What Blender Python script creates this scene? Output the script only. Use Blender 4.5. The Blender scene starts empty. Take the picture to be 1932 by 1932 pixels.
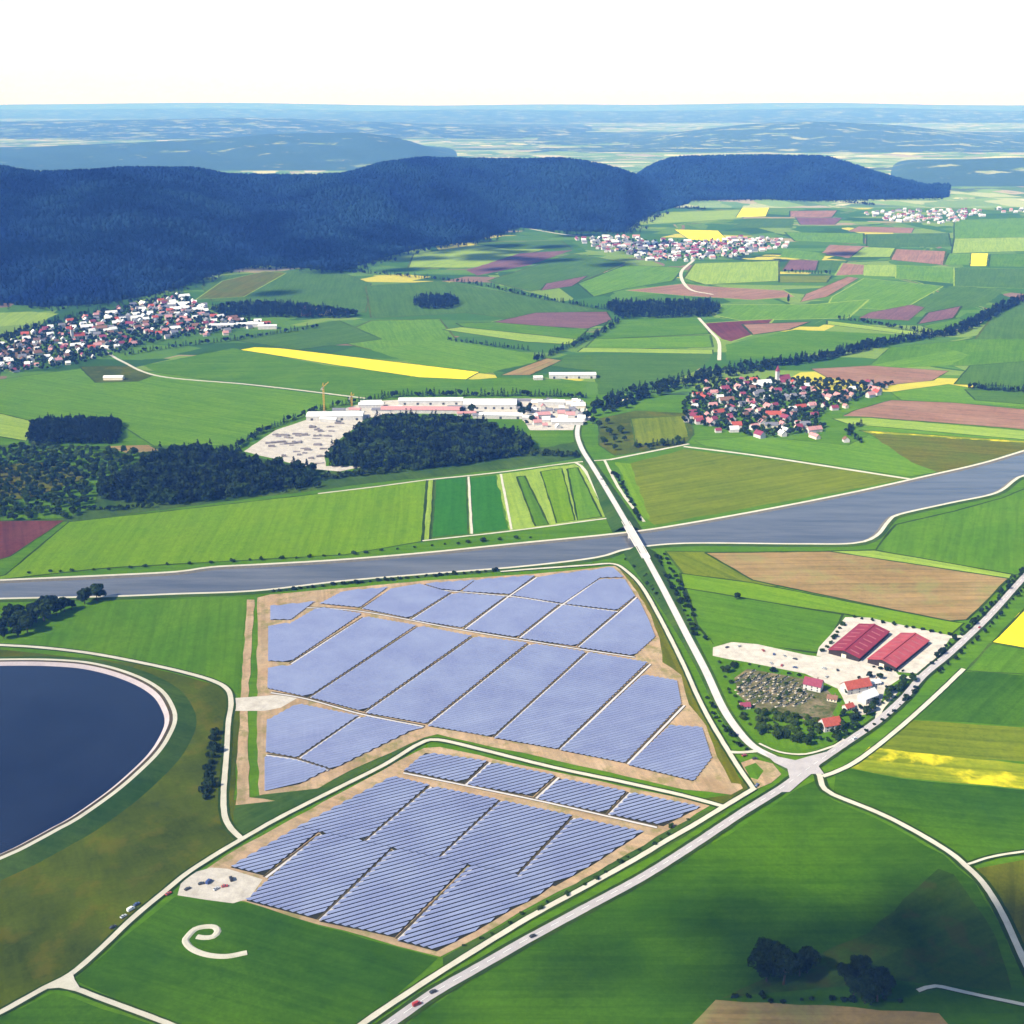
import bpy, math, random
import numpy as np
from mathutils import Vector, Matrix

rng = random.Random(7)
nrng = np.random.default_rng(7)
scene = bpy.context.scene
C = scene.collection

# ------------------------------------------------------------------ camera
H = 480.0                       # flying height in metres
F = 2332.0                      # focal length in the units of a 1932-pixel frame
PITCH = math.atan((966 - 185) / F)
cam_d = bpy.data.cameras.new('camera')
cam_d.sensor_width = 36.0
cam_d.sensor_height = 36.0
cam_d.lens = 36.0 * F / 1932.0
cam_d.clip_start = 1.0
cam_d.clip_end = 600000.0
cam = bpy.data.objects.new('camera', cam_d)
C.objects.link(cam)
cam.location = (0, 0, H)
cam.rotation_euler = (math.pi / 2 - PITCH, 0, 0)
scene.camera = cam

# ------------------------------------------------------------------ light
SUN_EL = math.radians(40)
SUN_AZ = (-0.83, -0.56)         # horizontal direction towards the sun
world = bpy.data.worlds.new('World')
scene.world = world
world.use_nodes = True
wn = world.node_tree
wn.nodes.clear()
w_out = wn.nodes.new('ShaderNodeOutputWorld')
w_bg = wn.nodes.new('ShaderNodeBackground')
w_sky = wn.nodes.new('ShaderNodeTexSky')
w_sky.sky_type = 'NISHITA'
w_sky.sun_disc = False
w_sky.sun_elevation = SUN_EL
w_sky.sun_rotation = math.atan2(SUN_AZ[0], SUN_AZ[1])
w_sky.altitude = 400
w_sky.air_density = 1.0
w_sky.dust_density = 0.1
w_sky.ozone_density = 1.0
w_bg.inputs['Strength'].default_value = 0.11
wn.links.new(w_sky.outputs[0], w_bg.inputs['Color'])
wn.links.new(w_bg.outputs[0], w_out.inputs['Surface'])

sun_d = bpy.data.lights.new('sun', 'SUN')
sun_d.energy = 5.0
sun_d.angle = math.radians(0.5)
sun_d.color = (1.0, 0.93, 0.79)
sun = bpy.data.objects.new('sun', sun_d)
C.objects.link(sun)
sun.location = (0, 0, 3000)
_az = Vector((SUN_AZ[0], SUN_AZ[1])).normalized()
SUN_DIR = Vector((_az.x * math.cos(SUN_EL), _az.y * math.cos(SUN_EL), math.sin(SUN_EL)))
sun.rotation_euler = (-SUN_DIR).to_track_quat('-Z', 'Y').to_euler()

vs = scene.view_settings
vs.view_transform = 'Standard'
vs.look = 'None'
vs.exposure = 0.84
vs.gamma = 1.0
vs.use_curve_mapping = False
scene.cycles.max_bounces = 5
scene.cycles.diffuse_bounces = 2
scene.cycles.glossy_bounces = 2
scene.cycles.transparent_max_bounces = 8
scene.cycles.volume_bounces = 0
scene.cycles.use_denoising = True

# ------------------------------------------------------------------ helpers
_c, _s = math.cos(PITCH), math.sin(PITCH)


def ray(dx, dy):
    u = (dx - 966) / F
    v = (966 - dy) / F
    return (u, _c + v * _s, -_s + v * _c)


def P(dx, dy, z=0.0):
    """point of the level z seen at a place of the photograph"""
    d = ray(dx, dy)
    t = (z - H) / d[2]
    return (t * d[0], t * d[1], z)


def P2(p, z=0.0):
    q = P(p[0], p[1], z)
    return (q[0], q[1])


def lin(c):
    return tuple(((x / 255) / 12.92 if x / 255 <= .04045 else ((x / 255 + .055) / 1.055) ** 2.4) for x in c)


def new_mat(name):
    m = bpy.data.materials.new(name)
    m.use_nodes = True
    nt = m.node_tree
    nt.nodes.clear()
    out = nt.nodes.new('ShaderNodeOutputMaterial')
    return m, nt, out


def N(nt, typ, **kw):
    n = nt.nodes.new(typ)
    for k, v in kw.items():
        if k.startswith('i_'):
            n.inputs[k[2:].replace('_', ' ')].default_value = v
        else:
            setattr(n, k, v)
    return n


def mixc(nt, fac, a, b, blend='MIX'):
    n = nt.nodes.new('ShaderNodeMix')
    n.data_type = 'RGBA'
    n.blend_type = blend
    for sock, v in ((n.inputs[0], fac), (n.inputs[6], a), (n.inputs[7], b)):
        if hasattr(v, 'links'):
            nt.links.new(v, sock)
        elif isinstance(v, (int, float)):
            sock.default_value = v
        else:
            sock.default_value = (*v, 1)
    return n.outputs[2]


def mrange(nt, val, a, b, c=0.0, d=1.0):
    n = nt.nodes.new('ShaderNodeMapRange')
    n.inputs[1].default_value = a
    n.inputs[2].default_value = b
    n.inputs[3].default_value = c
    n.inputs[4].default_value = d
    nt.links.new(val, n.inputs[0])
    return n.outputs[0]


def noise(nt, vec, scale, detail=2.0, rough=.55, scl=None, rot=0.0):
    n = nt.nodes.new('ShaderNodeTexNoise')
    n.inputs['Scale'].default_value = scale
    n.inputs['Detail'].default_value = detail
    n.inputs['Roughness'].default_value = rough
    if scl is not None or rot:
        mp = nt.nodes.new('ShaderNodeMapping')
        mp.inputs['Scale'].default_value = scl or (1, 1, 1)
        mp.inputs['Rotation'].default_value = (0, 0, rot)
        nt.links.new(vec, mp.inputs[0])
        vec = mp.outputs[0]
    nt.links.new(vec, n.inputs['Vector'])
    return n.outputs['Fac']


def diffuse(nt, out, col, rough=.6):
    d = nt.nodes.new('ShaderNodeBsdfDiffuse')
    d.inputs['Roughness'].default_value = rough
    if hasattr(col, 'links'):
        nt.links.new(col, d.inputs['Color'])
    else:
        d.inputs['Color'].default_value = (*col, 1)
    nt.links.new(d.outputs[0], out.inputs['Surface'])
    return d


MATS = {}


def field_mat(key, a, b, stripe=.35, mottle=.5, spots=None, spot_amt=.5, big=.012, wet=None):
    """crop or soil: colour a to b, streaks along the furrows, patches"""
    if key in MATS:
        return MATS[key]
    m, nt, out = new_mat(key)
    tc = N(nt, 'ShaderNodeTexCoord').outputs['Object']
    n1 = noise(nt, tc, big, 4, .6)
    n2 = noise(nt, tc, .05, 3, .6, scl=(.12, 3.2, 1))
    n3 = noise(nt, tc, .35, 4, .7)
    n5 = noise(nt, tc, .012, 3, .65, scl=(.25, 3.0, 1))
    n6 = noise(nt, tc, .09, 4, .7)
    col = mixc(nt, mrange(nt, n1, .5 - .28 / max(mottle, .05) * .5, .5 + .28 / max(mottle, .05) * .5), a, b)
    dark = mixc(nt, 1.0, col, (.62, .66, .6), 'MULTIPLY')
    s = mrange(nt, n2, .44, .58, 0, min(1, stripe * 1.6))
    col = mixc(nt, s, col, dark)
    col = mixc(nt, mrange(nt, n5, .45, .60, 0, min(1, stripe * 1.5)), col, mixc(nt, 1.0, col, (.72, .80, .75), 'MULTIPLY'))
    col = mixc(nt, mrange(nt, n6, .5, .68, 0, .5), col, mixc(nt, 1.0, col, (1.25, 1.18, 1.1), 'MULTIPLY'))
    col = mixc(nt, mrange(nt, n6, .48, .34, 0, .45), col, mixc(nt, 1.0, col, (.68, .72, .7), 'MULTIPLY'))
    lite = mixc(nt, 1.0, col, (1.22, 1.2, 1.1), 'MULTIPLY')
    col = mixc(nt, mrange(nt, n3, .35, .7, 0, .8), mixc(nt, .25, col, dark), lite)
    if spots is not None:
        n4 = noise(nt, tc, big * 1.9, 5, .65)
        col = mixc(nt, mrange(nt, n4, .52, .62, 0, spot_amt), col, spots)
    diffuse(nt, out, col)
    MATS[key] = m
    return m


def plain_mat(key, col, var=.25, scale=.3, rough=.85, spec=.2, metal=0.0):
    if key in MATS:
        return MATS[key]
    m, nt, out = new_mat(key)
    p = N(nt, 'ShaderNodeBsdfPrincipled')
    tc = N(nt, 'ShaderNodeTexCoord').outputs['Object']
    n1 = noise(nt, tc, scale, 4, .65)
    oi = N(nt, 'ShaderNodeObjectInfo').outputs['Random']
    c = mixc(nt, mrange(nt, n1, .3, .7), tuple(x * (1 - var) for x in col), tuple(min(x * (1 + var), .95) for x in col))
    c = mixc(nt, mrange(nt, oi, 0, 1, 0, var), c, tuple(x * .7 for x in col))
    nt.links.new(c, p.inputs['Base Color'])
    p.inputs['Roughness'].default_value = rough
    p.inputs['Specular IOR Level'].default_value = spec
    p.inputs['Metallic'].default_value = metal
    nt.links.new(p.outputs[0], out.inputs['Surface'])
    MATS[key] = m
    return m


def road_mat(key, col, worn, scale=.08):
    if key in MATS:
        return MATS[key]
    m, nt, out = new_mat(key)
    g = N(nt, 'ShaderNodeNewGeometry').outputs['Position']
    n1 = noise(nt, g, scale, 5, .65)
    n2 = noise(nt, g, 1.3, 3, .6)
    c = mixc(nt, mrange(nt, n1, .3, .7), col, worn)
    c = mixc(nt, mrange(nt, n2, .3, .75, 0, .45), c, tuple(x * .72 for x in worn))
    diffuse(nt, out, c)
    MATS[key] = m
    return m


def leaf_mat(key, a, b, c2, trans=.25, sc=.035):
    if key in MATS:
        return MATS[key]
    m, nt, out = new_mat(key)
    oi = N(nt, 'ShaderNodeObjectInfo').outputs['Random']
    g = N(nt, 'ShaderNodeNewGeometry')
    n1 = noise(nt, g.outputs['Position'], sc, 5, .65)
    n2 = noise(nt, g.outputs['Position'], min(.45, sc * 13), 3, .65)
    col = mixc(nt, mrange(nt, n1, .38, .62), a, b)
    col = mixc(nt, mrange(nt, oi, 0, 1, 0, .6 if sc > .01 else .1), col, c2)
    col = mixc(nt, mrange(nt, n2, .3, .7, 0, .75), mixc(nt, 1.0, col, (.6, .62, .7), 'MULTIPLY'), mixc(nt, 1.0, col, (1.3, 1.28, 1.1), 'MULTIPLY'))
    d = N(nt, 'ShaderNodeBsdfDiffuse')
    t = N(nt, 'ShaderNodeBsdfTranslucent')
    nt.links.new(col, d.inputs[0])
    nt.links.new(col, t.inputs[0])
    mx = N(nt, 'ShaderNodeMixShader')
    mx.inputs[0].default_value = trans
    nt.links.new(d.outputs[0], mx.inputs[1])
    nt.links.new(t.outputs[0], mx.inputs[2])
    nt.links.new(mx.outputs[0], out.inputs['Surface'])
    MATS[key] = m
    return m


def mesh(name, verts, faces, mat=None, smooth=False):
    me = bpy.data.meshes.new(name)
    me.from_pydata([tuple(v) for v in verts], [], [tuple(f) for f in faces])
    if mat is not None:
        me.materials.append(mat)
    if smooth:
        me.polygons.foreach_set('use_smooth', [True] * len(me.polygons))
    me.update()
    return me


def mesh_np(name, V, Fq, mat):
    """fast mesh from arrays, all faces with the same number of corners"""
    me = bpy.data.meshes.new(name)
    n, k = Fq.shape
    me.vertices.add(len(V))
    me.vertices.foreach_set('co', np.asarray(V, np.float32).ravel())
    me.loops.add(n * k)
    me.loops.foreach_set('vertex_index', Fq.astype(np.int32).ravel())
    me.polygons.add(n)
    me.polygons.foreach_set('loop_start', np.arange(0, n * k, k, dtype=np.int32))
    me.polygons.foreach_set('loop_total', np.full(n, k, dtype=np.int32))
    me.materials.append(mat)
    me.update(calc_edges=True)
    return me


def obj(name, me, parent=None, loc=(0, 0, 0), rz=0.0, scale=None):
    o = bpy.data.objects.new(name, me)
    C.objects.link(o)
    o.location = loc
    o.rotation_euler = (0, 0, rz)
    if scale is not None:
        o.scale = scale if hasattr(scale, '__len__') else (scale,) * 3
    if parent is not None:
        o.parent = parent
    return o


def tag(o, label, cat, group=None, kind=None):
    o['label'] = label
    o['category'] = cat
    if group:
        o['group'] = group
    if kind:
        o['kind'] = kind
    return o


def struct(o):
    o['kind'] = 'structure'
    return o


def thing(name, label, cat, loc=(0, 0, 0), rz=0.0, group=None, scale=None):
    return tag(obj(name, None, None, loc, rz, scale), label, cat, group)


def copy_tree(o, loc, rz=0.0, scale=None, label=None, group=None):
    c = o.copy()
    C.objects.link(c)
    c.location = loc
    c.rotation_euler = (0, 0, rz)
    if scale is not None:
        c.scale = scale if hasattr(scale, '__len__') else (scale,) * 3
    if label:
        c['label'] = label
    if group:
        c['group'] = group
    for ch in o.children:
        k = ch.copy()
        C.objects.link(k)
        k.parent = c
        for g in ch.children:
            q = g.copy()
            C.objects.link(q)
            q.parent = k
    return c


class MB:
    def __init__(self):
        self.v, self.f = [], []

    def add(self, v, f):
        n = len(self.v)
        self.v += [tuple(p) for p in v]
        self.f += [tuple(i + n for i in q) for q in f]

    def box(self, x0, x1, y0, y1, z0, z1):
        self.add([(x0, y0, z0), (x1, y0, z0), (x1, y1, z0), (x0, y1, z0), (x0, y0, z1), (x1, y0, z1), (x1, y1, z1), (x0, y1, z1)],
                 [(3, 2, 1, 0), (4, 5, 6, 7), (0, 1, 5, 4), (1, 2, 6, 5), (2, 3, 7, 6), (3, 0, 4, 7)])

    def bar(self, a, b, r):
        a, b = Vector(a), Vector(b)
        d = (b - a).normalized()
        u = d.orthogonal().normalized()
        w = d.cross(u)
        vs_ = []
        for p in (a, b):
            for s, t in ((-1, -1), (1, -1), (1, 1), (-1, 1)):
                vs_.append(p + u * (r * s) + w * (r * t))
        self.add(vs_, [(3, 2, 1, 0), (4, 5, 6, 7), (0, 1, 5, 4), (1, 2, 6, 5), (2, 3, 7, 6), (3, 0, 4, 7)])

    def tube(self, pts, radii, n=7, cap=True):
        base = len(self.v)
        for i, (p, r) in enumerate(zip(pts, radii)):
            p = Vector(p)
            d = (Vector(pts[min(i + 1, len(pts) - 1)]) - Vector(pts[max(i - 1, 0)])).normalized()
            u = d.orthogonal().normalized()
            w = d.cross(u)
            for k in range(n):
                a = 2 * math.pi * k / n
                self.v.append(tuple(p + u * (r * math.cos(a)) + w * (r * math.sin(a))))
        for i in range(len(pts) - 1):
            for k in range(n):
                self.f.append((base + i * n + k, base + i * n + (k + 1) % n, base + (i + 1) * n + (k + 1) % n, base + (i + 1) * n + k))
        if cap:
            self.f.append(tuple(base + k for k in range(n))[::-1])
            self.f.append(tuple(base + (len(pts) - 1) * n + k for k in range(n)))

    def mesh(self, name, mat, smooth=False):
        return mesh(name, self.v, self.f, mat, smooth)


def catmull(pts, step=6.0):
    p = [Vector(q) for q in pts]
    if len(p) < 3:
        out = []
        n = max(2, int((p[1] - p[0]).length / step))
        return [p[0].lerp(p[1], i / n) for i in range(n + 1)]
    e = [p[0] * 2 - p[1]] + p + [p[-1] * 2 - p[-2]]
    out = []
    for i in range(1, len(e) - 2):
        a, b, c, d = e[i - 1], e[i], e[i + 1], e[i + 2]
        n = max(2, int((c - b).length / step))
        for k in range(n):
            t = k / n
            out.append(0.5 * ((2 * b) + (c - a) * t + (2 * a - 5 * b + 4 * c - d) * t * t + (3 * b - a - 3 * c + d) * t ** 3))
    out.append(p[-1])
    return out


def ribbon_geo(pts, w, z=None, jit=0.0):
    """flat strip of width w along the points"""
    v, f = [], []
    n = len(pts)
    for i, p in enumerate(pts):
        t = pts[min(i + 1, n - 1)] - pts[max(i - 1, 0)]
        t = Vector((t.x, t.y)).normalized()
        nx, ny = -t.y, t.x
        zz = p.z if z is None else z
        a = w / 2 + (rng.uniform(-jit, jit) if jit else 0)
        b = w / 2 + (rng.uniform(-jit, jit) if jit else 0)
        v.append((p.x + nx * a, p.y + ny * a, zz))
        v.append((p.x - nx * b, p.y - ny * b, zz))
        if i:
            f.append((2 * i - 2, 2 * i - 1, 2 * i + 1, 2 * i))
    return v, f


def path_pts(dpts, z=0.0, step=6.0):
    return catmull([P(x, y, z) for x, y in dpts], step)


LAYER = [0]


def ribbon(name, dpts, w, z, mat, jit=0.0, step=6.0, pts=None):
    pts = pts or path_pts(dpts, 0.0, step)
    LAYER[0] += 1
    v, f = ribbon_geo(pts, w, z + LAYER[0] * .004, jit)
    return struct(obj(name, mesh(name, v, f, mat)))


def poly_area_dir(q):
    best, d = 0, (1, 0)
    for i in range(len(q)):
        a, b = q[i], q[(i + 1) % len(q)]
        l = math.hypot(b[0] - a[0], b[1] - a[1])
        if l > best:
            best, d = l, (b[0] - a[0], b[1] - a[1])
    return math.atan2(d[1], d[0])


FIELD_Z = [0.10]


def field(dpts, mat, name='field', ang=None, z=None, jit=.8, world=None):
    q = world or [P2(p) for p in dpts]
    if z is None:
        FIELD_Z[0] += .0022
        z = FIELD_Z[0]
    if ang is None:
        ang = poly_area_dir(q)
    cx = sum(p[0] for p in q) / len(q)
    cy = sum(p[1] for p in q) / len(q)
    # uneven edges
    e = []
    for i in range(len(q)):
        a, b = q[i], q[(i + 1) % len(q)]
        l = math.hypot(b[0] - a[0], b[1] - a[1])
        n = max(1, min(24, int(l / 14)))
        for k in range(n):
            t = k / n
            j = jit if k else jit * .3
            e.append((a[0] + (b[0] - a[0]) * t + rng.uniform(-j, j), a[1] + (b[1] - a[1]) * t + rng.uniform(-j, j)))
    ca, sa = math.cos(-ang), math.sin(-ang)
    v = [((x - cx) * ca - (y - cy) * sa, (x - cx) * sa + (y - cy) * ca, 0) for x, y in e]
    ar = sum(v[i][0] * v[(i + 1) % len(v)][1] - v[(i + 1) % len(v)][0] * v[i][1] for i in range(len(v)))
    if ar < 0:
        v = v[::-1]
    return struct(obj(name, mesh(name, v, [tuple(range(len(v)))], mat), None, (cx, cy, z), ang))


def inside(q, x, y):
    r = False
    n = len(q)
    for i in range(n):
        x1, y1 = q[i]
        x2, y2 = q[(i + 1) % n]
        if (y1 > y) != (y2 > y) and x < (x2 - x1) * (y - y1) / (y2 - y1) + x1:
            r = not r
    return r


def scatter(q, spacing, jitter=.45):
    """points spread through a polygon"""
    xs = [p[0] for p in q]
    ys = [p[1] for p in q]
    out = []
    y = min(ys)
    row = 0
    while y < max(ys):
        x = min(xs) + (row % 2) * spacing / 2
        while x < max(xs):
            a = x + rng.uniform(-jitter, jitter) * spacing
            b = y + rng.uniform(-jitter, jitter) * spacing
            if inside(q, a, b):
                out.append((a, b))
            x += spacing
        y += spacing * .87
        row += 1
    return out


def along(dpts, spacing, side=0.0, jitter=.3, wide=0.0):
    pts = path_pts(dpts, 0, 2.0)
    out, acc = [], 0.0
    for i in range(1, len(pts)):
        d = (pts[i] - pts[i - 1])
        acc += d.length
        if acc >= spacing:
            acc = rng.uniform(-jitter, jitter) * spacing
            t = d.normalized()
            s = side + rng.uniform(-wide, wide)
            out.append((pts[i].x - t.y * s, pts[i].y + t.x * s))
    return out


# ------------------------------------------------------------------ materials of the land
g_lime = field_mat('lime_crop', (.092, .185, .001), (.118, .200, .002), .25, .5)
g_mid = field_mat('mid_green_crop', (.048, .125, .002), (.080, .160, .003), .3, .6)
g_fresh = field_mat('fresh_green_crop', (.070, .160, .006), (.100, .190, .008), .3, .5)
g_rich = field_mat('rich_green_crop', (.022, .105, .006), (.030, .120, .007), .2, .4)
g_dark = field_mat('dark_green_meadow', (.020, .062, .0005), (.050, .118, .0008), .3, .9, big=.006)  # dark meadow, base lowered further to imitate the shade of clouds
g_olive = field_mat('olive_crop', (.095, .130, .003), (.130, .155, .004), .4, .6)
g_rough = field_mat('rough_meadow', (.034, .050, .002), (.066, .088, .002), .15, 1.0, spots=(.105, .085, .004), spot_amt=.4, big=.014)
g_pale = field_mat('pale_green_crop', (.17, .25, .030), (.21, .29, .045), .3, .4)
g_teal = field_mat('deep_green_crop', (.042, .100, .010), (.062, .122, .014), .3, .5)
g_yel = field_mat('yellow_rapeseed', (.55, .46, .010), (.62, .54, .015), .15, .4)
g_yelg = field_mat('patchy_rapeseed', (.15, .19, .005), (.30, .29, .006), .8, 1.2, spots=(.56, .47, .012), spot_amt=.75)
g_ogre = field_mat('drying_crop', (.105, .095, .004), (.080, .105, .004), .4, .8)
g_tan = field_mat('tan_stubble', (.21, .135, .055), (.26, .18, .085), .45, .8, spots=(.15, .17, .05), spot_amt=.4)
g_pink = field_mat('pink_soil', (.20, .105, .075), (.25, .145, .105), .4, .7)
g_maroon = field_mat('maroon_soil', (.085, .022, .026), (.125, .045, .040), .35, .7)
g_purple = field_mat('violet_soil', (.115, .060, .068), (.15, .080, .085), .3, .6)
g_sand = field_mat('sandy_soil', (.30, .20, .125), (.37, .27, .185), .3, .9, spots=(.15, .145, .045), spot_amt=.7, big=.03)
g_rsoil = field_mat('nursery_soil', (.060, .070, .020), (.19, .15, .10), .3, 1.4, spots=(.035, .07, .01), spot_amt=.9, big=.06)
g_shade = field_mat('shaded_grass', (.024, .054, .002), (.040, .076, .003), .25, 1.0, spots=(.05, .045, .006), spot_amt=.5, big=.02)  # shade of passing clouds put into the grass colour
g_yard = road_mat('pale_yard', (.54, .50, .45), (.34, .31, .27), .11)
g_track = road_mat('pale_gravel', (.52, .495, .42), (.40, .375, .31))
g_asph = road_mat('pale_asphalt', (.40, .375, .385), (.31, .29, .30))
g_conc = road_mat('light_concrete', (.52, .49, .48), (.42, .395, .395))
g_verge = field_mat('verge_grass', (.016, .036, .006), (.030, .055, .008), .2, .8)
g_bank = field_mat('bank_grass', (.026, .062, .010), (.055, .095, .014), .3, 1.0)

# ------------------------------------------------------------------ ground
def patchwork(key, stops, forest, scale, fscale, fcut):
    m, nt, out = new_mat(key)
    pos = N(nt, 'ShaderNodeNewGeometry').outputs['Position']

    def voro(sc, scl, rot):
        mp = N(nt, 'ShaderNodeMapping')
        mp.inputs['Scale'].default_value = scl
        mp.inputs['Rotation'].default_value = (0, 0, rot)
        nt.links.new(pos, mp.inputs[0])
        v = N(nt, 'ShaderNodeTexVoronoi')
        v.inputs['Scale'].default_value = sc
        v.inputs['Randomness'].default_value = .85
        v.distance = 'CHEBYCHEV'
        nt.links.new(mp.outputs[0], v.inputs['Vector'])
        sp = N(nt, 'ShaderNodeSeparateColor')
        nt.links.new(v.outputs['Color'], sp.inputs[0])
        return sp.outputs[0]

    r1, r2 = voro(scale, (1, 2.4, 1), .25), voro(scale, (2.2, 1, 1), -.35)
    mxv = N(nt, 'ShaderNodeMix')
    nt.links.new(mrange(nt, noise(nt, pos, .0009, 1), .49, .51), mxv.inputs[0])
    nt.links.new(r1, mxv.inputs[2])
    nt.links.new(r2, mxv.inputs[3])
    rp = N(nt, 'ShaderNodeValToRGB')
    rp.color_ramp.interpolation = 'CONSTANT'
    cr = rp.color_ramp.elements
    cr[0].position, cr[0].color = 0, (*stops[0][1], 1)
    cr[1].position, cr[1].color = stops[1][0], (*stops[1][1], 1)
    for a, c in stops[2:]:
        e = cr.new(a)
        e.color = (*c, 1)
    nt.links.new(mxv.outputs[0], rp.inputs[0])
    base = rp.outputs[0]
    fn = noise(nt, pos, .02, 4, .6)
    base = mixc(nt, mrange(nt, fn, .35, .65, 0, .45), base, mixc(nt, 1., base, (.7, .75, .7), 'MULTIPLY'))
    fo = noise(nt, pos, fscale, 7, .7, scl=(1, 1.7, 1))
    base = mixc(nt, mrange(nt, fo, fcut, fcut + .012), base, forest)
    diffuse(nt, out, base)
    return m


m_valley = patchwork('valley_patchwork', [(0, (.040, .105, .012)), (.16, (.070, .150, .015)), (.30, (.030, .080, .014)), (.42, (.13, .20, .03)), (.54, (.055, .125, .015)),
                     (.66, (.17, .11, .08)), (.72, (.085, .16, .02)), (.84, (.24, .20, .11)), (.87, (.045, .11, .015)), (.97, (.38, .34, .04))], (.018, .040, .020), .0035, .00042, .60)
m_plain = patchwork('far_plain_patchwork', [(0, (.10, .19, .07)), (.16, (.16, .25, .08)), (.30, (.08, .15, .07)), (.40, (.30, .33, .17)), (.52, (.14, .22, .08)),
                    (.62, (.30, .26, .19)), (.70, (.18, .26, .10)), (.80, (.42, .39, .27)), (.88, (.13, .21, .08)), (.95, (.46, .43, .22))], (.065, .105, .07), .0026, .00036, .565)  # pale fields and woods, lightened further to carry some distance haze

GX = 75000.0
gv, gf = [], []
xs = [-GX, -45000, -20000, -10000, -5000, -2500, -1200, -600, 0, 600, 1200, 2500, 5000, 10000, 20000, 45000, GX]
ys = [-2500, -600, 0, 400, 800, 1200, 1800, 2600, 4000, 6000, 9000, 14000, 22000, 40000, 60000, GX]
for y in ys:
    for x in xs:
        gv.append((x, y, 0))
nx = len(xs)
for j in range(len(ys) - 1):
    for i in range(nx - 1):
        gf.append((j * nx + i, j * nx + i + 1, (j + 1) * nx + i + 1, (j + 1) * nx + i))
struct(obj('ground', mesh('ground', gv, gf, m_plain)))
vq = [P2(p) for p in [(-700, 392), (2600, 392), (3000, 800), (-1100, 800)]]
struct(obj('valley_ground', mesh('valley_ground', [(x, y, .05) for x, y in vq], [(3, 2, 1, 0)], m_valley)))

# ------------------------------------------------------------------ hills
forest_floor = field_mat('forest_floor', (.005, .012, .030), (.008, .016, .030), .1, .6)  # floor blued with the same haze tint as the crowns above
def cover(key, cut, forest):  # ridge fields and woods, paled to carry distance haze in their colour
    m, nt, out = new_mat(key)
    pos = N(nt, 'ShaderNodeNewGeometry').outputs['Position']
    hn = noise(nt, pos, .0022, 8, .72, scl=(1, 1.5, 1))
    hn2 = noise(nt, pos, .02, 3, .7)
    c = mixc(nt, mrange(nt, noise(nt, pos, .004, 3, .6), .42, .58), (.15, .22, .09), (.30, .31, .18))
    c = mixc(nt, mrange(nt, hn, cut, cut + .02), forest, c)
    c = mixc(nt, mrange(nt, hn2, .3, .7, 0, .5), c, mixc(nt, 1., c, (.6, .65, .65), 'MULTIPLY'))
    diffuse(nt, out, c)
    return m


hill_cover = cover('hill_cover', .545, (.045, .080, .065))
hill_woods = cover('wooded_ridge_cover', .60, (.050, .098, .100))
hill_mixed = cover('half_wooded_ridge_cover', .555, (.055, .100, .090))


def smooth(t):
    t = np.clip(t, 0, 1)
    return t * t * (3 - 2 * t)


HILLS = []


def hill(base, ridge, extra, back, mat, nx=220, nt_=26, rough=6.0, seed=1):
    """ridge whose crest stands where the photograph shows it; base and ridge are (x, y) lists"""
    bx, by = zip(*base)
    rx, ry = zip(*ridge)
    ex, ev = zip(*extra)
    x0, x1 = max(bx[0], rx[0]), min(bx[-1], rx[-1])
    X = np.linspace(x0, x1, nx)
    by_ = np.interp(X, bx, by)
    ry_ = np.interp(X, rx, ry)
    k = np.ones(7) / 7
    pad = lambda a: np.concatenate([[a[0]] * 3, a, [a[-1]] * 3])
    ry_ = np.convolve(pad(ry_), k, 'valid')
    ev_ = np.interp(X, ex, ev)
    B = np.array([P(x, y)[:2] for x, y in zip(X, by_)])
    R, Hh = [], []
    for x, y, b, e in zip(X, ry_, B, ev_):
        d = ray(x, y)
        D = math.hypot(*b) + e
        t = D / math.hypot(d[0], d[1])
        R.append((t * d[0], t * d[1]))
        Hh.append(max(2.0, H + t * d[2]))
    R, Hh = np.array(R), np.array(Hh)
    u_ = np.linspace(0, 1, nx)
    ef = .06 if mat is forest_floor else .16
    fade = smooth(u_ / ef) * smooth((1 - u_) / ef)
    Hh = Hh * fade + .5
    ts = np.concatenate([np.linspace(0, 1, nt_), 1 + np.linspace(0, 1, 9)[1:]])
    V = np.zeros((len(ts), nx, 3))
    r = np.random.default_rng(seed)
    ph = r.uniform(0, 6.28, 6)
    for j, t in enumerate(ts):
        if t <= 1:
            xy = B + (R - B) * t
            h = Hh * (0.35 * t + 0.65 * smooth(np.array([t]))[0])
            w = math.sin(math.pi * t)
        else:
            dirn = R / np.linalg.norm(R, axis=1)[:, None]
            xy = R + dirn * back * (t - 1)
            h = Hh * (1 - smooth(np.array([t - 1]))[0])
            w = 0
        wob = (np.sin(xy[:, 0] / 190 + ph[0]) * np.sin(xy[:, 1] / 240 + ph[1]) + .6 * np.sin(xy[:, 0] / 83 + ph[2] + xy[:, 1] / 120) + .4 * np.sin(xy[:, 1] / 61 + ph[3])) * rough * w
        V[j, :, :2] = xy
        V[j, :, 2] = h + wob * fade + (.4 if t < 2 else -1) - (0 if mat is forest_floor else 9) * (1 - fade)
    V[0, :, 2] = -.5
    idx = np.arange(len(ts) * nx).reshape(len(ts), nx)
    Fq = np.stack([idx[:-1, :-1], idx[:-1, 1:], idx[1:, 1:], idx[1:, :-1]], -1).reshape(-1, 4)
    me = mesh_np('hill', V.reshape(-1, 3), Fq, mat)
    me.polygons.foreach_set('use_smooth', [True] * len(me.polygons))
    o = struct(obj('hill', me))
    HILLS.append((o, V, nt_))
    return V, nt_


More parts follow.
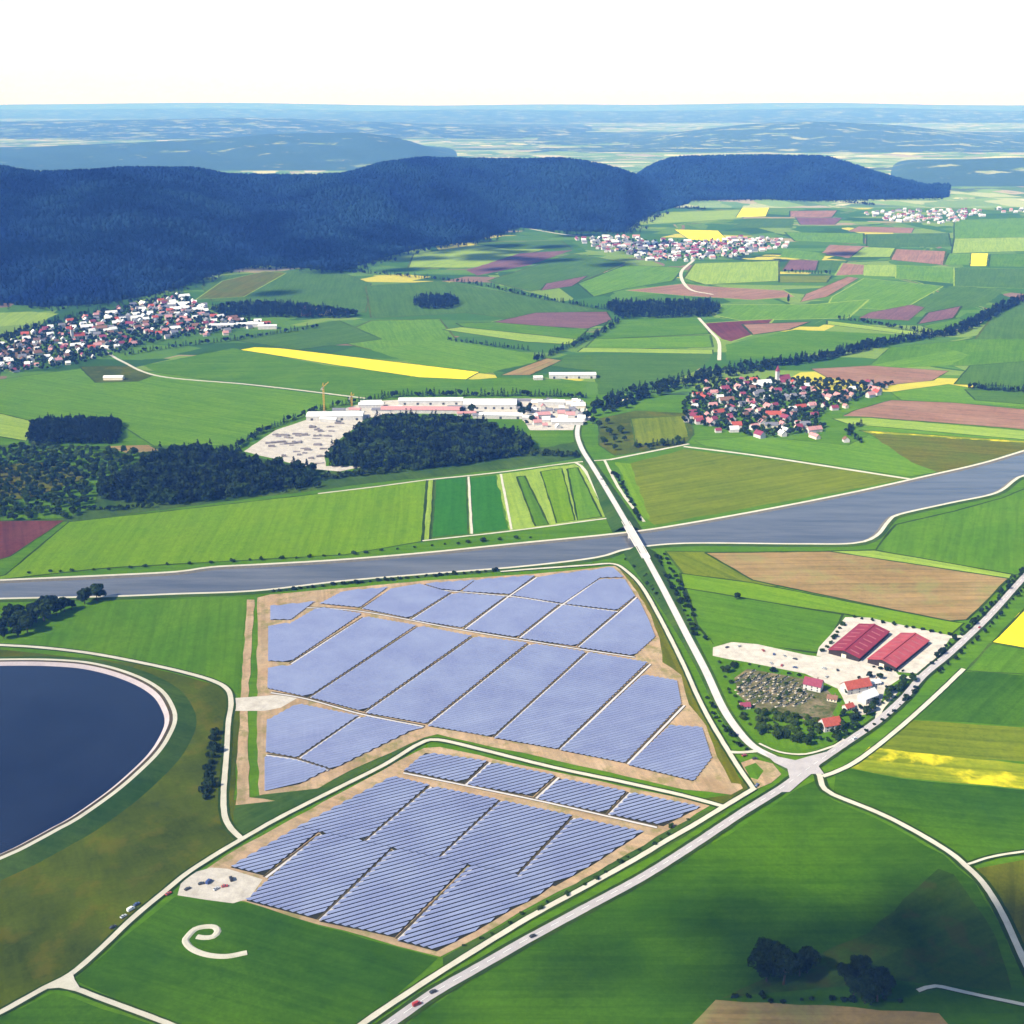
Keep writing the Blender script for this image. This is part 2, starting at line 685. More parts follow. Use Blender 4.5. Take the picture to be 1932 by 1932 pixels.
hA = hill([(-160, 560), (0, 572), (83, 580), (187, 574), (267, 561), (333, 544), (400, 520), (477, 501), (644, 511), (711, 491), (794, 468), (891, 456), (977, 430), (1061, 436), (1177, 438), (1200, 420), (1240, 400), (1300, 384)],
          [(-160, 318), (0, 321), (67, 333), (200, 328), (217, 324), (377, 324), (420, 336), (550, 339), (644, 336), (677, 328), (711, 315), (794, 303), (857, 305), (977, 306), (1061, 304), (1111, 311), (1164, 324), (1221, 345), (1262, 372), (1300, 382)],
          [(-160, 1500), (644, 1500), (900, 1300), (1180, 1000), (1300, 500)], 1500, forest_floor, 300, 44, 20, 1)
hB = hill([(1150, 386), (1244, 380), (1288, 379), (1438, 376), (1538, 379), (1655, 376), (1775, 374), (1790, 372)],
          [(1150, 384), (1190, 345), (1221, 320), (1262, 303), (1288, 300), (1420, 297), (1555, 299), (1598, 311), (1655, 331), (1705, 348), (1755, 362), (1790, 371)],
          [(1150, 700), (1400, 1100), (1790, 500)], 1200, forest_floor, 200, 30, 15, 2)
# far ridges
hill([(-200, 322), (950, 322)], [(-200, 300), (0, 283), (120, 276), (300, 268), (420, 262), (520, 252), (690, 250), (760, 263), (830, 284), (880, 297), (950, 318)],
     [(-200, 2300), (950, 2300)], 2500, hill_woods, 120, 14, 10, 3)
hill([(1640, 352), (2200, 352)], [(1640, 350), (1690, 318), (1780, 306), (1900, 300), (2000, 298), (2200, 305)],
     [(1640, 1300), (2200, 1500)], 2200, hill_woods, 80, 14, 8, 4)
hill([(860, 288), (2300, 288)], [(860, 286), (1000, 268), (1200, 262), (1330, 244), (1420, 233), (1560, 229), (1700, 237), (1850, 256), (2000, 262), (2300, 270)],
     [(860, 3500), (2300, 4500)], 4000, hill_mixed, 120, 12, 14, 5)
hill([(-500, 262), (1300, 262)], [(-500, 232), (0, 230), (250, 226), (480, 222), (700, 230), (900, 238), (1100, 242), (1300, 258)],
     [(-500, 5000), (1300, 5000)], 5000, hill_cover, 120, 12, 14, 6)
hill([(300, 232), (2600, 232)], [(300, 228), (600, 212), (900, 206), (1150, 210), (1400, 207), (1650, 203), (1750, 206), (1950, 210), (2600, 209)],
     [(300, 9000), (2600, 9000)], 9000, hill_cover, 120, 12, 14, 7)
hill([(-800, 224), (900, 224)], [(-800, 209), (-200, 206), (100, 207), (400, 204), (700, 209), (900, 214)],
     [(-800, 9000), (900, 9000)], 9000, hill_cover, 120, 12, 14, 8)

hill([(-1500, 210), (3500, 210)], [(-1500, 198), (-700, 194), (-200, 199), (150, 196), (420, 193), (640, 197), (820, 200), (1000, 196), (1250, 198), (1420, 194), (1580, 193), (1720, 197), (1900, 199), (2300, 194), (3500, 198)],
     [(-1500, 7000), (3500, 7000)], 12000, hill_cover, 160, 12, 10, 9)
# ------------------------------------------------------------------ leaf meshes
lf_dark = leaf_mat('dark_foliage', (.018, .038, .014), (.036, .062, .016), (.010, .020, .018), .18)
lf_conf = leaf_mat('conifer_foliage', (.008, .016, .014), (.013, .022, .014), (.007, .011, .017), .08)
lf_mid = leaf_mat('green_foliage', (.034, .070, .014), (.055, .095, .018), (.022, .044, .016), .25)
lf_bright = leaf_mat('light_foliage', (.060, .110, .018), (.090, .135, .022), (.040, .080, .018), .3)
lf_far = leaf_mat('hazed_forest_foliage', (.003, .010, .052), (.013, .036, .060), (.004, .012, .052), .05, .0030)  # blue of the distance haze mixed into the leaf colour
bark = plain_mat('bark', (.065, .048, .034), .3, 1.2)


def blob_cloud(n, lobes, size, r):
    """n small leaf faces over a handful of lobes, returned as arrays"""
    V, Fq = [], []
    wts = np.array([l[3] ** 2 for l in lobes])
    wts = wts / wts.sum()
    for k in range(n):
        cx, cy, cz, rad = lobes[r.choice(len(lobes), p=wts)]
        d = r.normal(size=3)
        d /= np.linalg.norm(d)
        if d[2] < -.55:
            d[2] *= -.5
        p = np.array([cx, cy, cz]) + d * rad * (r.uniform(.55, 1.08) ** .6) * np.array([1, 1, .9])
        nrm = d + r.normal(size=3) * .55
        nrm /= np.linalg.norm(nrm)
        u = np.cross(nrm, r.normal(size=3))
        u /= np.linalg.norm(u)
        w = np.cross(nrm, u)
        s = size * r.uniform(.6, 1.35)
        b = len(V)
        V += [p - u * s - w * s * .6, p + u * s * .7 - w * s, p + u * s + w * s * .6, p - u * s * .6 + w * s]
        Fq.append((b, b + 1, b + 2, b + 3))
    return np.array(V), np.array(Fq)


def broad_lobes(h, w, n, r):
    out = [(0, 0, h * .62, w * .36)]
    for k in range(n):
        a = 6.283 * (k + r.uniform(-.3, .3)) / n
        q = w * r.uniform(.20, .34)
        out.append((math.cos(a) * q, math.sin(a) * q, h * r.uniform(.38, .80), w * r.uniform(.17, .27)))
    out.append((r.uniform(-.1, .1) * w, r.uniform(-.1, .1) * w, h * .84, w * .19))
    return out


def tree_proto(kind, seed, nleaf, leaf, h, w):
    r = np.random.default_rng(seed)
    tb = MB()
    if kind == 'broad':
        lobes = broad_lobes(h, w, 8, r)
        V, Fq = blob_cloud(nleaf, lobes, leaf, r)
        rt = h * .022
        tb.tube([(0, 0, -.3), (0.02 * h * r.normal(), 0.02 * h * r.normal(), h * .25), (0, 0, h * .5), (0, 0, h * .75)], [rt * 1.5, rt, rt * .7, rt * .2], 7)
        for l in lobes[1:7]:
            tb.tube([(0, 0, h * .28), (l[0] * .5, l[1] * .5, (h * .3 + l[2]) / 2), (l[0] * .9, l[1] * .9, l[2])], [rt * .5, rt * .35, rt * .12], 5)
    elif kind == 'conifer':
        V, Fq = [], []
        for k in range(nleaf):
            t = r.uniform(0, 1) ** .75
            z = h * (.12 + .86 * (1 - t))
            rad = w * .5 * (t ** .85) * r.uniform(.55, 1.08) + .1
            a = r.uniform(0, 6.283)
            p = np.array([math.cos(a) * rad, math.sin(a) * rad, z - rad * .25])
            out_ = np.array([math.cos(a), math.sin(a), -.25])
            side = np.array([-math.sin(a), math.cos(a), r.normal() * .3])
            s = leaf * r.uniform(.6, 1.3)
            b = len(V)
            V += [p - out_ * s - side * s * .5, p - out_ * s * .4 + side * s * .7, p + out_ * s, p - side * s * .6 + out_ * s * .3]
            Fq.append((b, b + 1, b + 2, b + 3))
        V, Fq = np.array(V), np.array(Fq)
        tb.tube([(0, 0, -.3), (0, 0, h * .5), (0, 0, h * .95)], [h * .016, h * .010, h * .002], 6)
    elif kind == 'poplar':
        lobes = [(r.normal() * w * .06, r.normal() * w * .06, h * z, w * .5 * s) for z, s in ((.25, .7), (.38, .95), (.52, 1.0), (.65, .9), (.78, .7), (.9, .42))]
        V, Fq = blob_cloud(nleaf, lobes, leaf, r)
        tb.tube([(0, 0, -.3), (0, 0, h * .5), (0, 0, h * .9)], [h * .02, h * .012, h * .003], 6)
    else:  # shrub
        lobes = [(r.uniform(-.3, .3) * w, r.uniform(-.3, .3) * w, h * r.uniform(.35, .65), w * r.uniform(.22, .34)) for _ in range(5)]
        V, Fq = blob_cloud(nleaf, lobes, leaf, r)
        for k in range(3):
            a = k * 2.1
            tb.tube([(0, 0, -.2), (math.cos(a) * w * .12, math.sin(a) * w * .12, h * .4), (math.cos(a) * w * .2, math.sin(a) * w * .2, h * .7)], [.10, .07, .03], 5)
    return V, Fq, tb


PROTO = {}


def get_proto(key):
    if key in PROTO:
        return PROTO[key]
    kind, detail, var, mat = key
    spec = {('broad', 'hi'): (3200, .42, 20, 16), ('broad', 'mid'): (520, .95, 14, 11), ('broad', 'lo'): (150, 1.5, 13, 11),
            ('conifer', 'mid'): (420, .8, 19, 7), ('conifer', 'lo'): (120, 1.3, 18, 7.5), ('poplar', 'mid'): (360, .8, 20, 5.5),
            ('shrub', 'mid'): (220, .42, 3.4, 4.2), ('shrub', 'lo'): (70, .75, 3.4, 4.2)}[(kind, detail)]
    V, Fq, tb = tree_proto(kind, 100 + var * 17 + hash(kind) % 1 + len(kind) * 5, *spec)
    me = mesh_np('crown', V, Fq, MATS[mat])
    PROTO[key] = (me, tb.mesh('trunk', bark), V, Fq)
    return PROTO[key]


def plant(name, pts, kind, detail, mat, label, cat, group, smin=.75, smax=1.2, z=0.0, nv=3):
    for (x, y) in pts:
        cr_, tr, _, _ = get_proto((kind, detail, rng.randrange(nv), mat))
        s = rng.uniform(smin, smax) * rng.choice((.7, .85, 1, 1, 1.2))
        t = thing(name, label, cat, (x, y, z), rng.uniform(0, 6.28), group, (s * rng.uniform(.9, 1.1), s * rng.uniform(.9, 1.1), s))
        obj('crown', cr_, t)
        obj('trunk' if kind != 'shrub' else 'stem', tr, t)


def wood(name, pts, kinds, label, smin=.7, smax=1.2, zs=None, detail='lo', nv=4):
    """many trees that read as one mass: a single mesh per foliage"""
    by = {}
    for i, (x, y) in enumerate(pts):
        kd = kinds[rng.randrange(len(kinds))]
        by.setdefault(kd[1], []).append((kd[0], x, y, 0 if zs is None else zs[i]))
    root = None
    for mat, lst in by.items():
        Vs, Fs, off = [], [], 0
        for kind, x, y, z in lst:
            _, _, V, Fq = get_proto((kind, detail, rng.randrange(nv), mat))
            a = rng.uniform(0, 6.28)
            s = rng.uniform(smin, smax)
            ca, sa = math.cos(a) * s, math.sin(a) * s
            W = np.empty_like(V)
            W[:, 0] = V[:, 0] * ca - V[:, 1] * sa + x
            W[:, 1] = V[:, 0] * sa + V[:, 1] * ca + y
            W[:, 2] = V[:, 2] * s + z
            Vs.append(W)
            Fs.append(Fq + off)
            off += len(V)
        me = mesh_np(name, np.concatenate(Vs), np.concatenate(Fs), MATS[mat])
        o = obj(name, me, root)
        if root is None:
            root = tag(o, label, 'woodland', None, 'stuff')
        else:
            o['kind'] = 'stuff'
            o.name = 'crowns'
    return root


def hill_forest(V, ntf, n, label, mask=None, seed=3, size=(5.0, 13.0)):
    """far forest: low crowns spread over a hillside, one mesh"""
    r = np.random.default_rng(seed)
    nr, nc, _ = V.shape
    # sample uniformly by area over the cells
    A = V[:-1, :-1]
    e1 = V[:-1, 1:] - A
    e2 = V[1:, :-1] - A
    area = np.linalg.norm(np.cross(e1, e2), axis=2)
    area[ntf + 2:, :] = 0
    w = (area / area.sum()).ravel()
    pick = r.choice(len(w), n, p=w)
    j, i = np.divmod(pick, nc - 1)
    a, b = r.uniform(size=n), r.uniform(size=n)
    Pp = (V[j, i] * ((1 - a) * (1 - b))[:, None] + V[j, i + 1] * (a * (1 - b))[:, None] + V[j + 1, i] * ((1 - a) * b)[:, None] + V[j + 1, i + 1] * (a * b)[:, None])
    Pp[:, 2] = np.maximum(Pp[:, 2], 0)
    k = 6
    ang = np.arange(k) * 2 * np.pi / k
    hgt = r.uniform(size[0] * 1.3, size[1] * 1.7, n)
    rad = r.uniform(size[0] * .6, size[1] * .75, n)
    rot = r.uniform(0, 6.28, n)
    rings = [(.05, .75), (.45, 1.0), (.8, .62)]
    Vs = []
    for zf, rf in rings:
        jit = r.uniform(.7, 1.2, (n, k))
        x = Pp[:, 0:1] + np.cos(ang[None] + rot[:, None]) * rad[:, None] * rf * jit
        y = Pp[:, 1:2] + np.sin(ang[None] + rot[:, None]) * rad[:, None] * rf * jit
        z = Pp[:, 2:3] + hgt[:, None] * (zf + r.uniform(-.07, .07, (n, k)))
        Vs.append(np.stack([x, y, z], -1))
    top = np.stack([Pp[:, 0], Pp[:, 1], Pp[:, 2] + hgt], -1)[:, None]
    VV = np.concatenate(Vs + [top], 1)          # n, 3k+1, 3
    fs = []
    for q in range(2):
        for c_ in range(k):
            a0, a1 = q * k + c_, q * k + (c_ + 1) % k
            fs += [(a0, a1, a1 + k), (a0, a1 + k, a0 + k)]
    for c_ in range(k):
        fs.append((2 * k + c_, 2 * k + (c_ + 1) % k, 3 * k))
    fs = np.array(fs)
    m_ = 3 * k + 1
    FF = (fs[None] + (np.arange(n) * m_)[:, None, None]).reshape(-1, 3)
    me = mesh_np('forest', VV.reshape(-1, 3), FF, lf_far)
    return tag(obj('forest', me), label, 'forest', None, 'stuff')


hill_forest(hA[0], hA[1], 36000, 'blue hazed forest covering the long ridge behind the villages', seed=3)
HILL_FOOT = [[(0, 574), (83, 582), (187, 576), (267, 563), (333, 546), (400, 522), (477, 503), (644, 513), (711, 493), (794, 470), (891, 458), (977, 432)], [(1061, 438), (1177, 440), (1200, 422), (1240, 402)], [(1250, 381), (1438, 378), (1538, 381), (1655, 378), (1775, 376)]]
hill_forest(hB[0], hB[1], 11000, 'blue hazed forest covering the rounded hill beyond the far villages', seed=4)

# ------------------------------------------------------------------ fields (far to near)
FAR = [
    ('f', g_mid, [(-420, 745), (2400, 745), (2700, 1400), (2800, 2030), (-900, 2030), (-700, 1400)]),
    # valley floor between the far villages, right
    ('p', g_pale, [(1190, 414), (1260, 400), (1420, 395), (1400, 412), (1200, 425)]),
    ('f', g_yel, [(1400, 392), (1452, 392), (1445, 408), (1388, 410)]),
    ('f', g_pink, [(1490, 398), (1580, 397), (1570, 410), (1490, 409)]),
    ('f', g_purple, [(1500, 410), (1590, 411), (1575, 424), (1510, 424)]),
    ('f', g_teal, [(1410, 412), (1500, 412), (1495, 430), (1380, 430)]),
    ('f', g_yel, [(1272, 433), (1355, 435), (1378, 458), (1300, 452)]),
    ('f', g_pink, [(1620, 427), (1725, 430), (1720, 440), (1600, 437)]),
    ('f', g_fresh, [(1480, 438), (1630, 440), (1630, 460), (1500, 455)]),
    ('f', g_teal, [(1635, 442), (1790, 440), (1795, 465), (1635, 466)]),
    ('f', g_fresh, [(1800, 415), (1960, 410), (1960, 450), (1800, 455)]),
    ('f', g_pale, [(1800, 450), (1960, 447), (1960, 473), (1795, 478)]),
    ('f', g_fresh, [(1790, 478), (1835, 478), (1830, 500), (1780, 500)]),
    ('f', g_yel, [(1832, 478), (1865, 478), (1862, 502), (1830, 502)]),
    ('f', g_mid, [(1868, 480), (1960, 478), (1960, 505), (1865, 503)]),
    ('f', g_pink, [(1565, 462), (1640, 465), (1600, 487), (1550, 478)]),
    ('f', g_pale, [(1630, 466), (1690, 468), (1680, 485), (1605, 485)]),
    ('f', g_pink, [(1690, 470), (1785, 474), (1780, 500), (1680, 490)]),
    ('f', g_fresh, [(1480, 470), (1560, 478), (1550, 492), (1470, 485)]),
    ('f', g_purple, [(1490, 490), (1545, 492), (1540, 510), (1475, 510)]),
    ('f', g_teal, [(1545, 492), (1600, 492), (1580, 510), (1540, 512)]),
    ('f', g_pink, [(1590, 496), (1632, 500), (1630, 518), (1575, 520)]),
    ('f', g_pale, [(1632, 500), (1690, 500), (1690, 522), (1630, 520)]),
    ('f', g_fresh, [(1690, 500), (1800, 505), (1800, 535), (1690, 525)]),
    ('f', g_teal, [(1800, 505), (1960, 508), (1960, 545), (1800, 540)]),
    ('f', g_pale, [(1310, 497), (1470, 492), (1470, 530), (1330, 537), (1290, 525)]),
    ('f', g_olive, [(1470, 520), (1570, 520), (1560, 533), (1470, 533)]),
    ('f', g_pink, [(1180, 548), (1290, 535), (1330, 540), (1480, 548), (1500, 560), (1420, 566), (1290, 558)]),
    ('f', g_pink, [(1520, 555), (1600, 522), (1620, 525), (1560, 560), (1510, 570)]),
    ('f', g_fresh, [(1570, 560), (1630, 525), (1780, 540), (1700, 585), (1560, 580)]),
    ('f', g_teal, [(1700, 585), (1790, 540), (1900, 545), (1860, 575), (1780, 590)]),
    ('f', g_purple, [(1640, 590), (1720, 575), (1745, 580), (1715, 605), (1620, 600)]),
    ('f', g_purple, [(1750, 590), (1815, 577), (1800, 600), (1730, 612)]),
    ('f', g_mid, [(1740, 615), (1810, 600), (1830, 610), (1780, 630)]),
    ('f', g_fresh, [(1360, 575), (1530, 575), (1640, 565), (1600, 600), (1400, 605), (1350, 595)]),
    ('f', g_maroon, [(1325, 610), (1400, 605), (1460, 602), (1440, 625), (1380, 645), (1360, 640)]),
    ('f', g_pink, [(1400, 612), (1530, 607), (1490, 622), (1420, 632)]),
    ('f', g_mid, [(1370, 650), (1500, 622), (1740, 633), (1640, 655), (1500, 672), (1370, 680)]),
    ('f', g_pale, [(1560, 605), (1750, 628), (1745, 635), (1560, 612)]),
    ('f', g_teal, [(1885, 580), (1960, 570), (1960, 645), (1840, 640)]),
    ('f', g_mid, [(1680, 655), (1840, 640), (1960, 640), (1960, 690), (1800, 690), (1640, 690)]),
    ('f', g_fresh, [(1640, 690), (1800, 660), (1830, 670), (1790, 690), (1650, 695)]),
    ('f', g_teal, [(1830, 690), (1960, 680), (1960, 730), (1800, 725)]),
    ('f', g_pink, [(1530, 696), (1640, 690), (1790, 700), (1760, 718), (1660, 728), (1560, 712)]),
    ('f', g_fresh, [(1680, 740), (1790, 725), (1960, 755), (1960, 770), (1700, 755)]),
    ('f', g_teal, [(1820, 735), (1960, 735), (1960, 765), (1840, 755)]),
    ('f', g_pink, [(1610, 775), (1680, 755), (1800, 760), (1960, 775), (1960, 812), (1640, 787), (1590, 785)]),
    ('f', g_pale, [(1570, 790), (1640, 788), (1960, 815), (1960, 832), (1600, 800)]),
    ('f', g_fresh, [(1610, 802), (1960, 833), (1960, 838), (1640, 815)]),
    # slopes below the forest, centre
    ('f', g_teal, [(380, 540), (420, 520), (520, 512), (640, 512), (700, 535), (690, 590), (560, 575), (400, 568)]),
    ('f', g_ogre, [(370, 565), (420, 530), (500, 512), (540, 515), (460, 560)]),
    ('f', g_pale, [(780, 480), (900, 462), (1030, 470), (900, 505), (770, 505)]),
    ('f', g_teal, [(890, 460), (1060, 455), (1080, 470), (960, 470)]),
    ('f', g_purple, [(880, 510), (980, 478), (1080, 472), (1000, 500), (900, 520)]),
    ('f', g_teal, [(920, 530), (1080, 478), (1180, 495), (1090, 535), (1000, 550)]),
    ('f', g_fresh, [(1090, 535), (1180, 500), (1290, 505), (1270, 530), (1180, 545), (1120, 560)]),
    ('f', g_purple, [(1030, 535), (1110, 520), (1080, 540), (1020, 548)]),
    ('f', g_teal, [(690, 540), (830, 530), (1000, 560), (1130, 585), (960, 600), (880, 590), (700, 600)]),
    ('f', g_fresh, [(700, 605), (830, 602), (860, 640), (700, 660), (620, 640)]),
    ('f', g_teal, [(430, 640), (640, 605), (720, 640), (560, 660)]),
    ('f', g_purple, [(930, 608), (1010, 590), (1145, 588), (1155, 604), (1110, 620), (1010, 615)]),
    ('f', g_mid, [(860, 610), (930, 608), (1110, 622), (1090, 640), (880, 620)]),
    ('f', g_pale, [(835, 622), (870, 617), (1090, 640), (1075, 650), (990, 645)]),
    ('f', g_fresh, [(700, 660), (850, 640), (1000, 668), (1030, 680), (910, 705), (790, 690)]),
    ('f', g_mid, [(1150, 604), (1320, 598), (1340, 630), (1120, 640)]),
    ('f', g_fresh, [(1120, 640), (1340, 632), (1345, 655), (1100, 660)]),
    ('f', g_pale, [(1100, 656), (1345, 660), (1345, 668), (1090, 664)]),
    ('f', g_teal, [(1070, 670), (1345, 668), (1330, 690), (1240, 735), (1130, 745), (1120, 700), (1040, 690)]),
    ('f', g_tan, [(945, 708), (1030, 676), (1060, 680), (1000, 708)]),
    ('f', g_mid, [(270, 690), (440, 657), (620, 690), (890, 716), (950, 712), (1110, 720), (1100, 745), (700, 752), (640, 745), (460, 722), (310, 710)]),
    ('f', g_yel, [(452, 660), (480, 655), (530, 657), (905, 702), (880, 716), (790, 712), (640, 690)]),
    ('f', g_pale, [(0, 590), (60, 588), (110, 592), (60, 612), (-40, 618)]),
    ('f', g_fresh, [(-60, 720), (0, 716), (190, 690), (240, 695), (460, 726), (640, 748), (690, 756), (560, 790), (500, 805), (450, 840), (290, 842), (225, 800), (70, 795), (-60, 780)]),
    ('f', g_pale, [(-60, 782), (0, 780), (70, 797), (50, 832), (-60, 815)]),
    ('f', g_rough, [(150, 692), (240, 690), (290, 708), (260, 720), (180, 722)]),
    # town surroundings
    ('f', g_rough, [(1130, 790), (1200, 775), (1300, 780), (1310, 820), (1290, 840), (1160, 860), (1130, 840)]),
    ('f', g_olive, [(1190, 790), (1290, 785), (1300, 825), (1200, 840)]),
    ('f', g_bank, [(-60, 840), (280, 842), (420, 850), (620, 890), (760, 888), (1000, 850), (1100, 830), (1110, 862), (960, 885), (700, 912), (400, 950), (130, 985), (-60, 990)]),
    ('f', g_fresh, [(1310, 832), (1420, 822), (1600, 840), (1640, 820), (1700, 850), (1960, 862), (1780, 890), (1715, 900), (1330, 842)]),
    ('f', g_ogre, [(1640, 818), (1960, 838), (1960, 846), (1900, 862), (1770, 892), (1720, 872)]),
    ('f', g_yelg, [(1620, 812), (1960, 834), (1960, 838), (1640, 818)]),
    ('f', g_olive, [(1170, 880), (1290, 848), (1480, 870), (1712, 903), (1600, 925), (1235, 990), (1215, 975)]),
    ('f', g_lime, [(1160, 872), (1190, 875), (1225, 980), (1212, 978)]),
    # north bank fields
    ('f', g_mid, [(-60, 846), (100, 842), (270, 852), (250, 890), (190, 915), (180, 955), (130, 978), (-60, 985)]),
    ('f', g_ogre, [(-60, 880), (120, 870), (170, 900), (60, 940), (-60, 950)]),
    ('f', g_lime, [(-60, 1100), (10, 1085), (130, 985), (400, 955), (600, 932), (806, 905), (797, 1022), (650, 1047), (380, 1062), (200, 1072)]),
    ('f', g_maroon, [(-60, 985), (0, 983), (122, 982), (20, 1050), (-60, 1075)]),
    ('f', g_pale, [(806, 905), (820, 903), (812, 1018), (797, 1022)]),
    ('f', g_rich, [(822, 905), (880, 901), (884, 1008), (815, 1014)]),
    ('f', g_pale, [(880, 901), (887, 900), (893, 1007), (884, 1008)]),
    ('f', g_rich, [(888, 902), (935, 897), (958, 998), (893, 1007)]),
    ('f', g_pale, [(936, 896), (1085, 876), (1103, 888), (1145, 975), (1100, 985), (962, 1002)]),
    ('f', g_fresh, [(1070, 885), (1090, 882), (1135, 975), (1090, 982)]),
    ('f', g_mid, [(975, 900), (990, 898), (1035, 990), (1010, 993)]),
    ('f', g_lime, [(1020, 890), (1060, 884), (1085, 982), (1050, 987)]),
    # right of the bridge
    ('f', g_mid, [(1665, 1020), (1690, 990), (1800, 965), (1890, 940), (1960, 912), (1960, 1085), (1905, 1085), (1650, 1042)]),
    ('f', g_olive, [(1255, 1040), (1340, 1042), (1480, 1105), (1430, 1112), (1290, 1085)]),
    ('f', g_tan, [(1330, 1043), (1650, 1040), (1908, 1088), (1825, 1170), (1790, 1172), (1500, 1112), (1420, 1095)]),
    ('f', g_pale, [(1560, 1040), (1650, 1038), (1910, 1084), (1905, 1092)]),
    ('f', g_lime, [(1284, 1082), (1420, 1100), (1790, 1172), (1820, 1176), (1792, 1200), (1600, 1160), (1290, 1112)]),
    ('f', g_mid, [(1292, 1110), (1590, 1160), (1560, 1225), (1540, 1232), (1410, 1215), (1345, 1217), (1315, 1180)]),
    ('f', g_yel, [(1960, 1120), (1932, 1150), (1872, 1212), (1960, 1228)]),
    ('f', g_mid, [(1870, 1214), (1960, 1230), (1960, 1274), (1822, 1266)]),
    ('f', g_dark, [(1822, 1268), (1960, 1276), (1960, 1372), (1720, 1358)]),
    ('f', g_olive, [(1722, 1360), (1960, 1374), (1960, 1440), (1640, 1418)]),
    ('f', g_yelg, [(1640, 1410), (1720, 1420), (1960, 1445), (1960, 1492), (1700, 1468), (1598, 1448)]),
    ('f', g_dark, [(1576, 1462), (1600, 1450), (1700, 1470), (1960, 1494), (1960, 1604), (1870, 1614), (1828, 1626), (1760, 1580), (1640, 1520), (1572, 1494)]),
    ('f', g_ogre, [(1840, 1640), (1960, 1615), (1960, 1850), (1930, 1780), (1890, 1700)]),
    # foreground
    ('f', g_dark, [(700, 2010), (790, 1912), (1000, 1785), (1277, 1632), (1400, 1560), (1500, 1492), (1540, 1472), (1548, 1492), (1570, 1510), (1650, 1543), (1780, 1614), (1840, 1664), (1895, 1765), (1960, 1900), (1960, 2010)]),
    ('f', g_shade, [(1770, 1640), (1800, 1650), (1880, 1770), (1910, 1870), (1760, 1858), (1690, 1850), (1500, 1870), (1360, 1885), (1640, 1760)]),
    ('f', g_tan, [(1350, 1888), (1450, 1893), (1770, 1912), (1860, 2010), (1230, 2010)]),
    ('f', g_dark, [(140, 1850), (200, 1800), (330, 1692), (462, 1703), (600, 1748), (826, 1808), (690, 1930), (640, 2010), (480, 2010), (340, 1935)]),
    ('f', g_dark, [(-60, 1955), (0, 1922), (100, 1874), (330, 1950), (400, 2010), (-60, 2010)]),
    ('f', g_rough, [(-260, 1300), (-200, 1200), (0, 1226), (250, 1252), (405, 1292), (430, 1310), (428, 1360), (418, 1500), (424, 1560), (445, 1583), (330, 1660), (130, 1838), (85, 1860), (0, 1905), (-200, 2000)]),
    ('f', g_mid, [(60, 1216), (190, 1137), (330, 1132), (465, 1127), (450, 1310), (412, 1285), (250, 1243), (160, 1228)]),
    ('f', g_rough, [(438, 1340), (455, 1340), (440, 1510), (500, 1500), (640, 1470), (455, 1575), (432, 1548)]),
]
MARG = [g_verge, g_verge, g_bank, g_pale, g_rough]
for _, mt, pts in FAR:
    if pts[0][0] != -420 and max(p[1] for p in pts) < 1500 and rng.random() < .75:
        far_ = min(p[1] for p in pts) < 640
        qq = catmull([(*P2(p), 0) for p in pts] + [(*P2(pts[0]), 0)], 1e9)
        qq = []
        for i_ in range(len(pts)):
            a_, b_ = Vector((*P2(pts[i_]), 0)), Vector((*P2(pts[(i_ + 1) % len(pts)]), 0))
            n_ = max(2, int((b_ - a_).length / 16))
            qq += [a_.lerp(b_, t_ / n_) for t_ in range(n_)]
        qq.append(qq[0])
        wv, wf = ribbon_geo(qq, rng.uniform(3, 6) if far_ else rng.uniform(1.8, 3.4), FIELD_Z[0] + .0033, .6)
        struct(obj('field_margin', mesh('field_margin', wv, wf, rng.choice(MARG if far_ else MARG[:3]))))
    field(pts, mt, 'meadow' if pts[0][0] == -420 else 'field', jit=3.0 if min(p[1] for p in pts) < 600 else (2.0 if min(p[1] for p in pts) < 880 else 1.1))

# solar park soil
soil_a = field([(486, 1128), (510, 1122), (650, 1110), (800, 1096), (1010, 1083), (1160, 1068), (1195, 1095), (1240, 1170), (1290, 1275), (1330, 1360), (1375, 1440), (1405, 1488), (1380, 1500), (1290, 1490), (1050, 1436), (825, 1386), (800, 1392), (660, 1455), (600, 1488), (490, 1502), (484, 1400)], g_sand, 'solar_park_soil')
soil_b = field([(800, 1412), (830, 1410), (1050, 1458), (1290, 1508), (1340, 1520), (1262, 1570), (1120, 1650), (1020, 1700), (900, 1770), (830, 1806), (750, 1786), (600, 1745), (462, 1702), (335, 1690), (352, 1662), (460, 1595), (640, 1498)], g_sand, 'solar_park_soil')
field([(1265, 1565), (1330, 1530), (1372, 1530), (1290, 1580), (1120, 1675), (920, 1785), (835, 1822), (835, 1808), (1010, 1712)], g_bank, 'grass_verge')
field([(497, 1500), (600, 1488), (660, 1455), (800, 1392), (812, 1396), (640, 1484), (560, 1524), (450, 1578), (440, 1555), (446, 1512)], g_bank, 'grass_verge')
field([(1375, 1450), (1415, 1488), (1365, 1517), (1320, 1508), (1380, 1500), (1402, 1488), (1345, 1400)], g_rough, 'grass_verge')

field([(1166, 1070), (1184, 1084), (1211, 1112), (1244, 1168), (1288, 1258), (1315, 1320), (1341, 1370), (1375, 1428), (1400, 1480), (1380, 1478), (1352, 1428), (1332, 1370), (1300, 1330), (1286, 1275), (1250, 1250), (1244, 1205), (1228, 1160), (1203, 1118), (1180, 1088)], g_ogre, 'grass_verge')
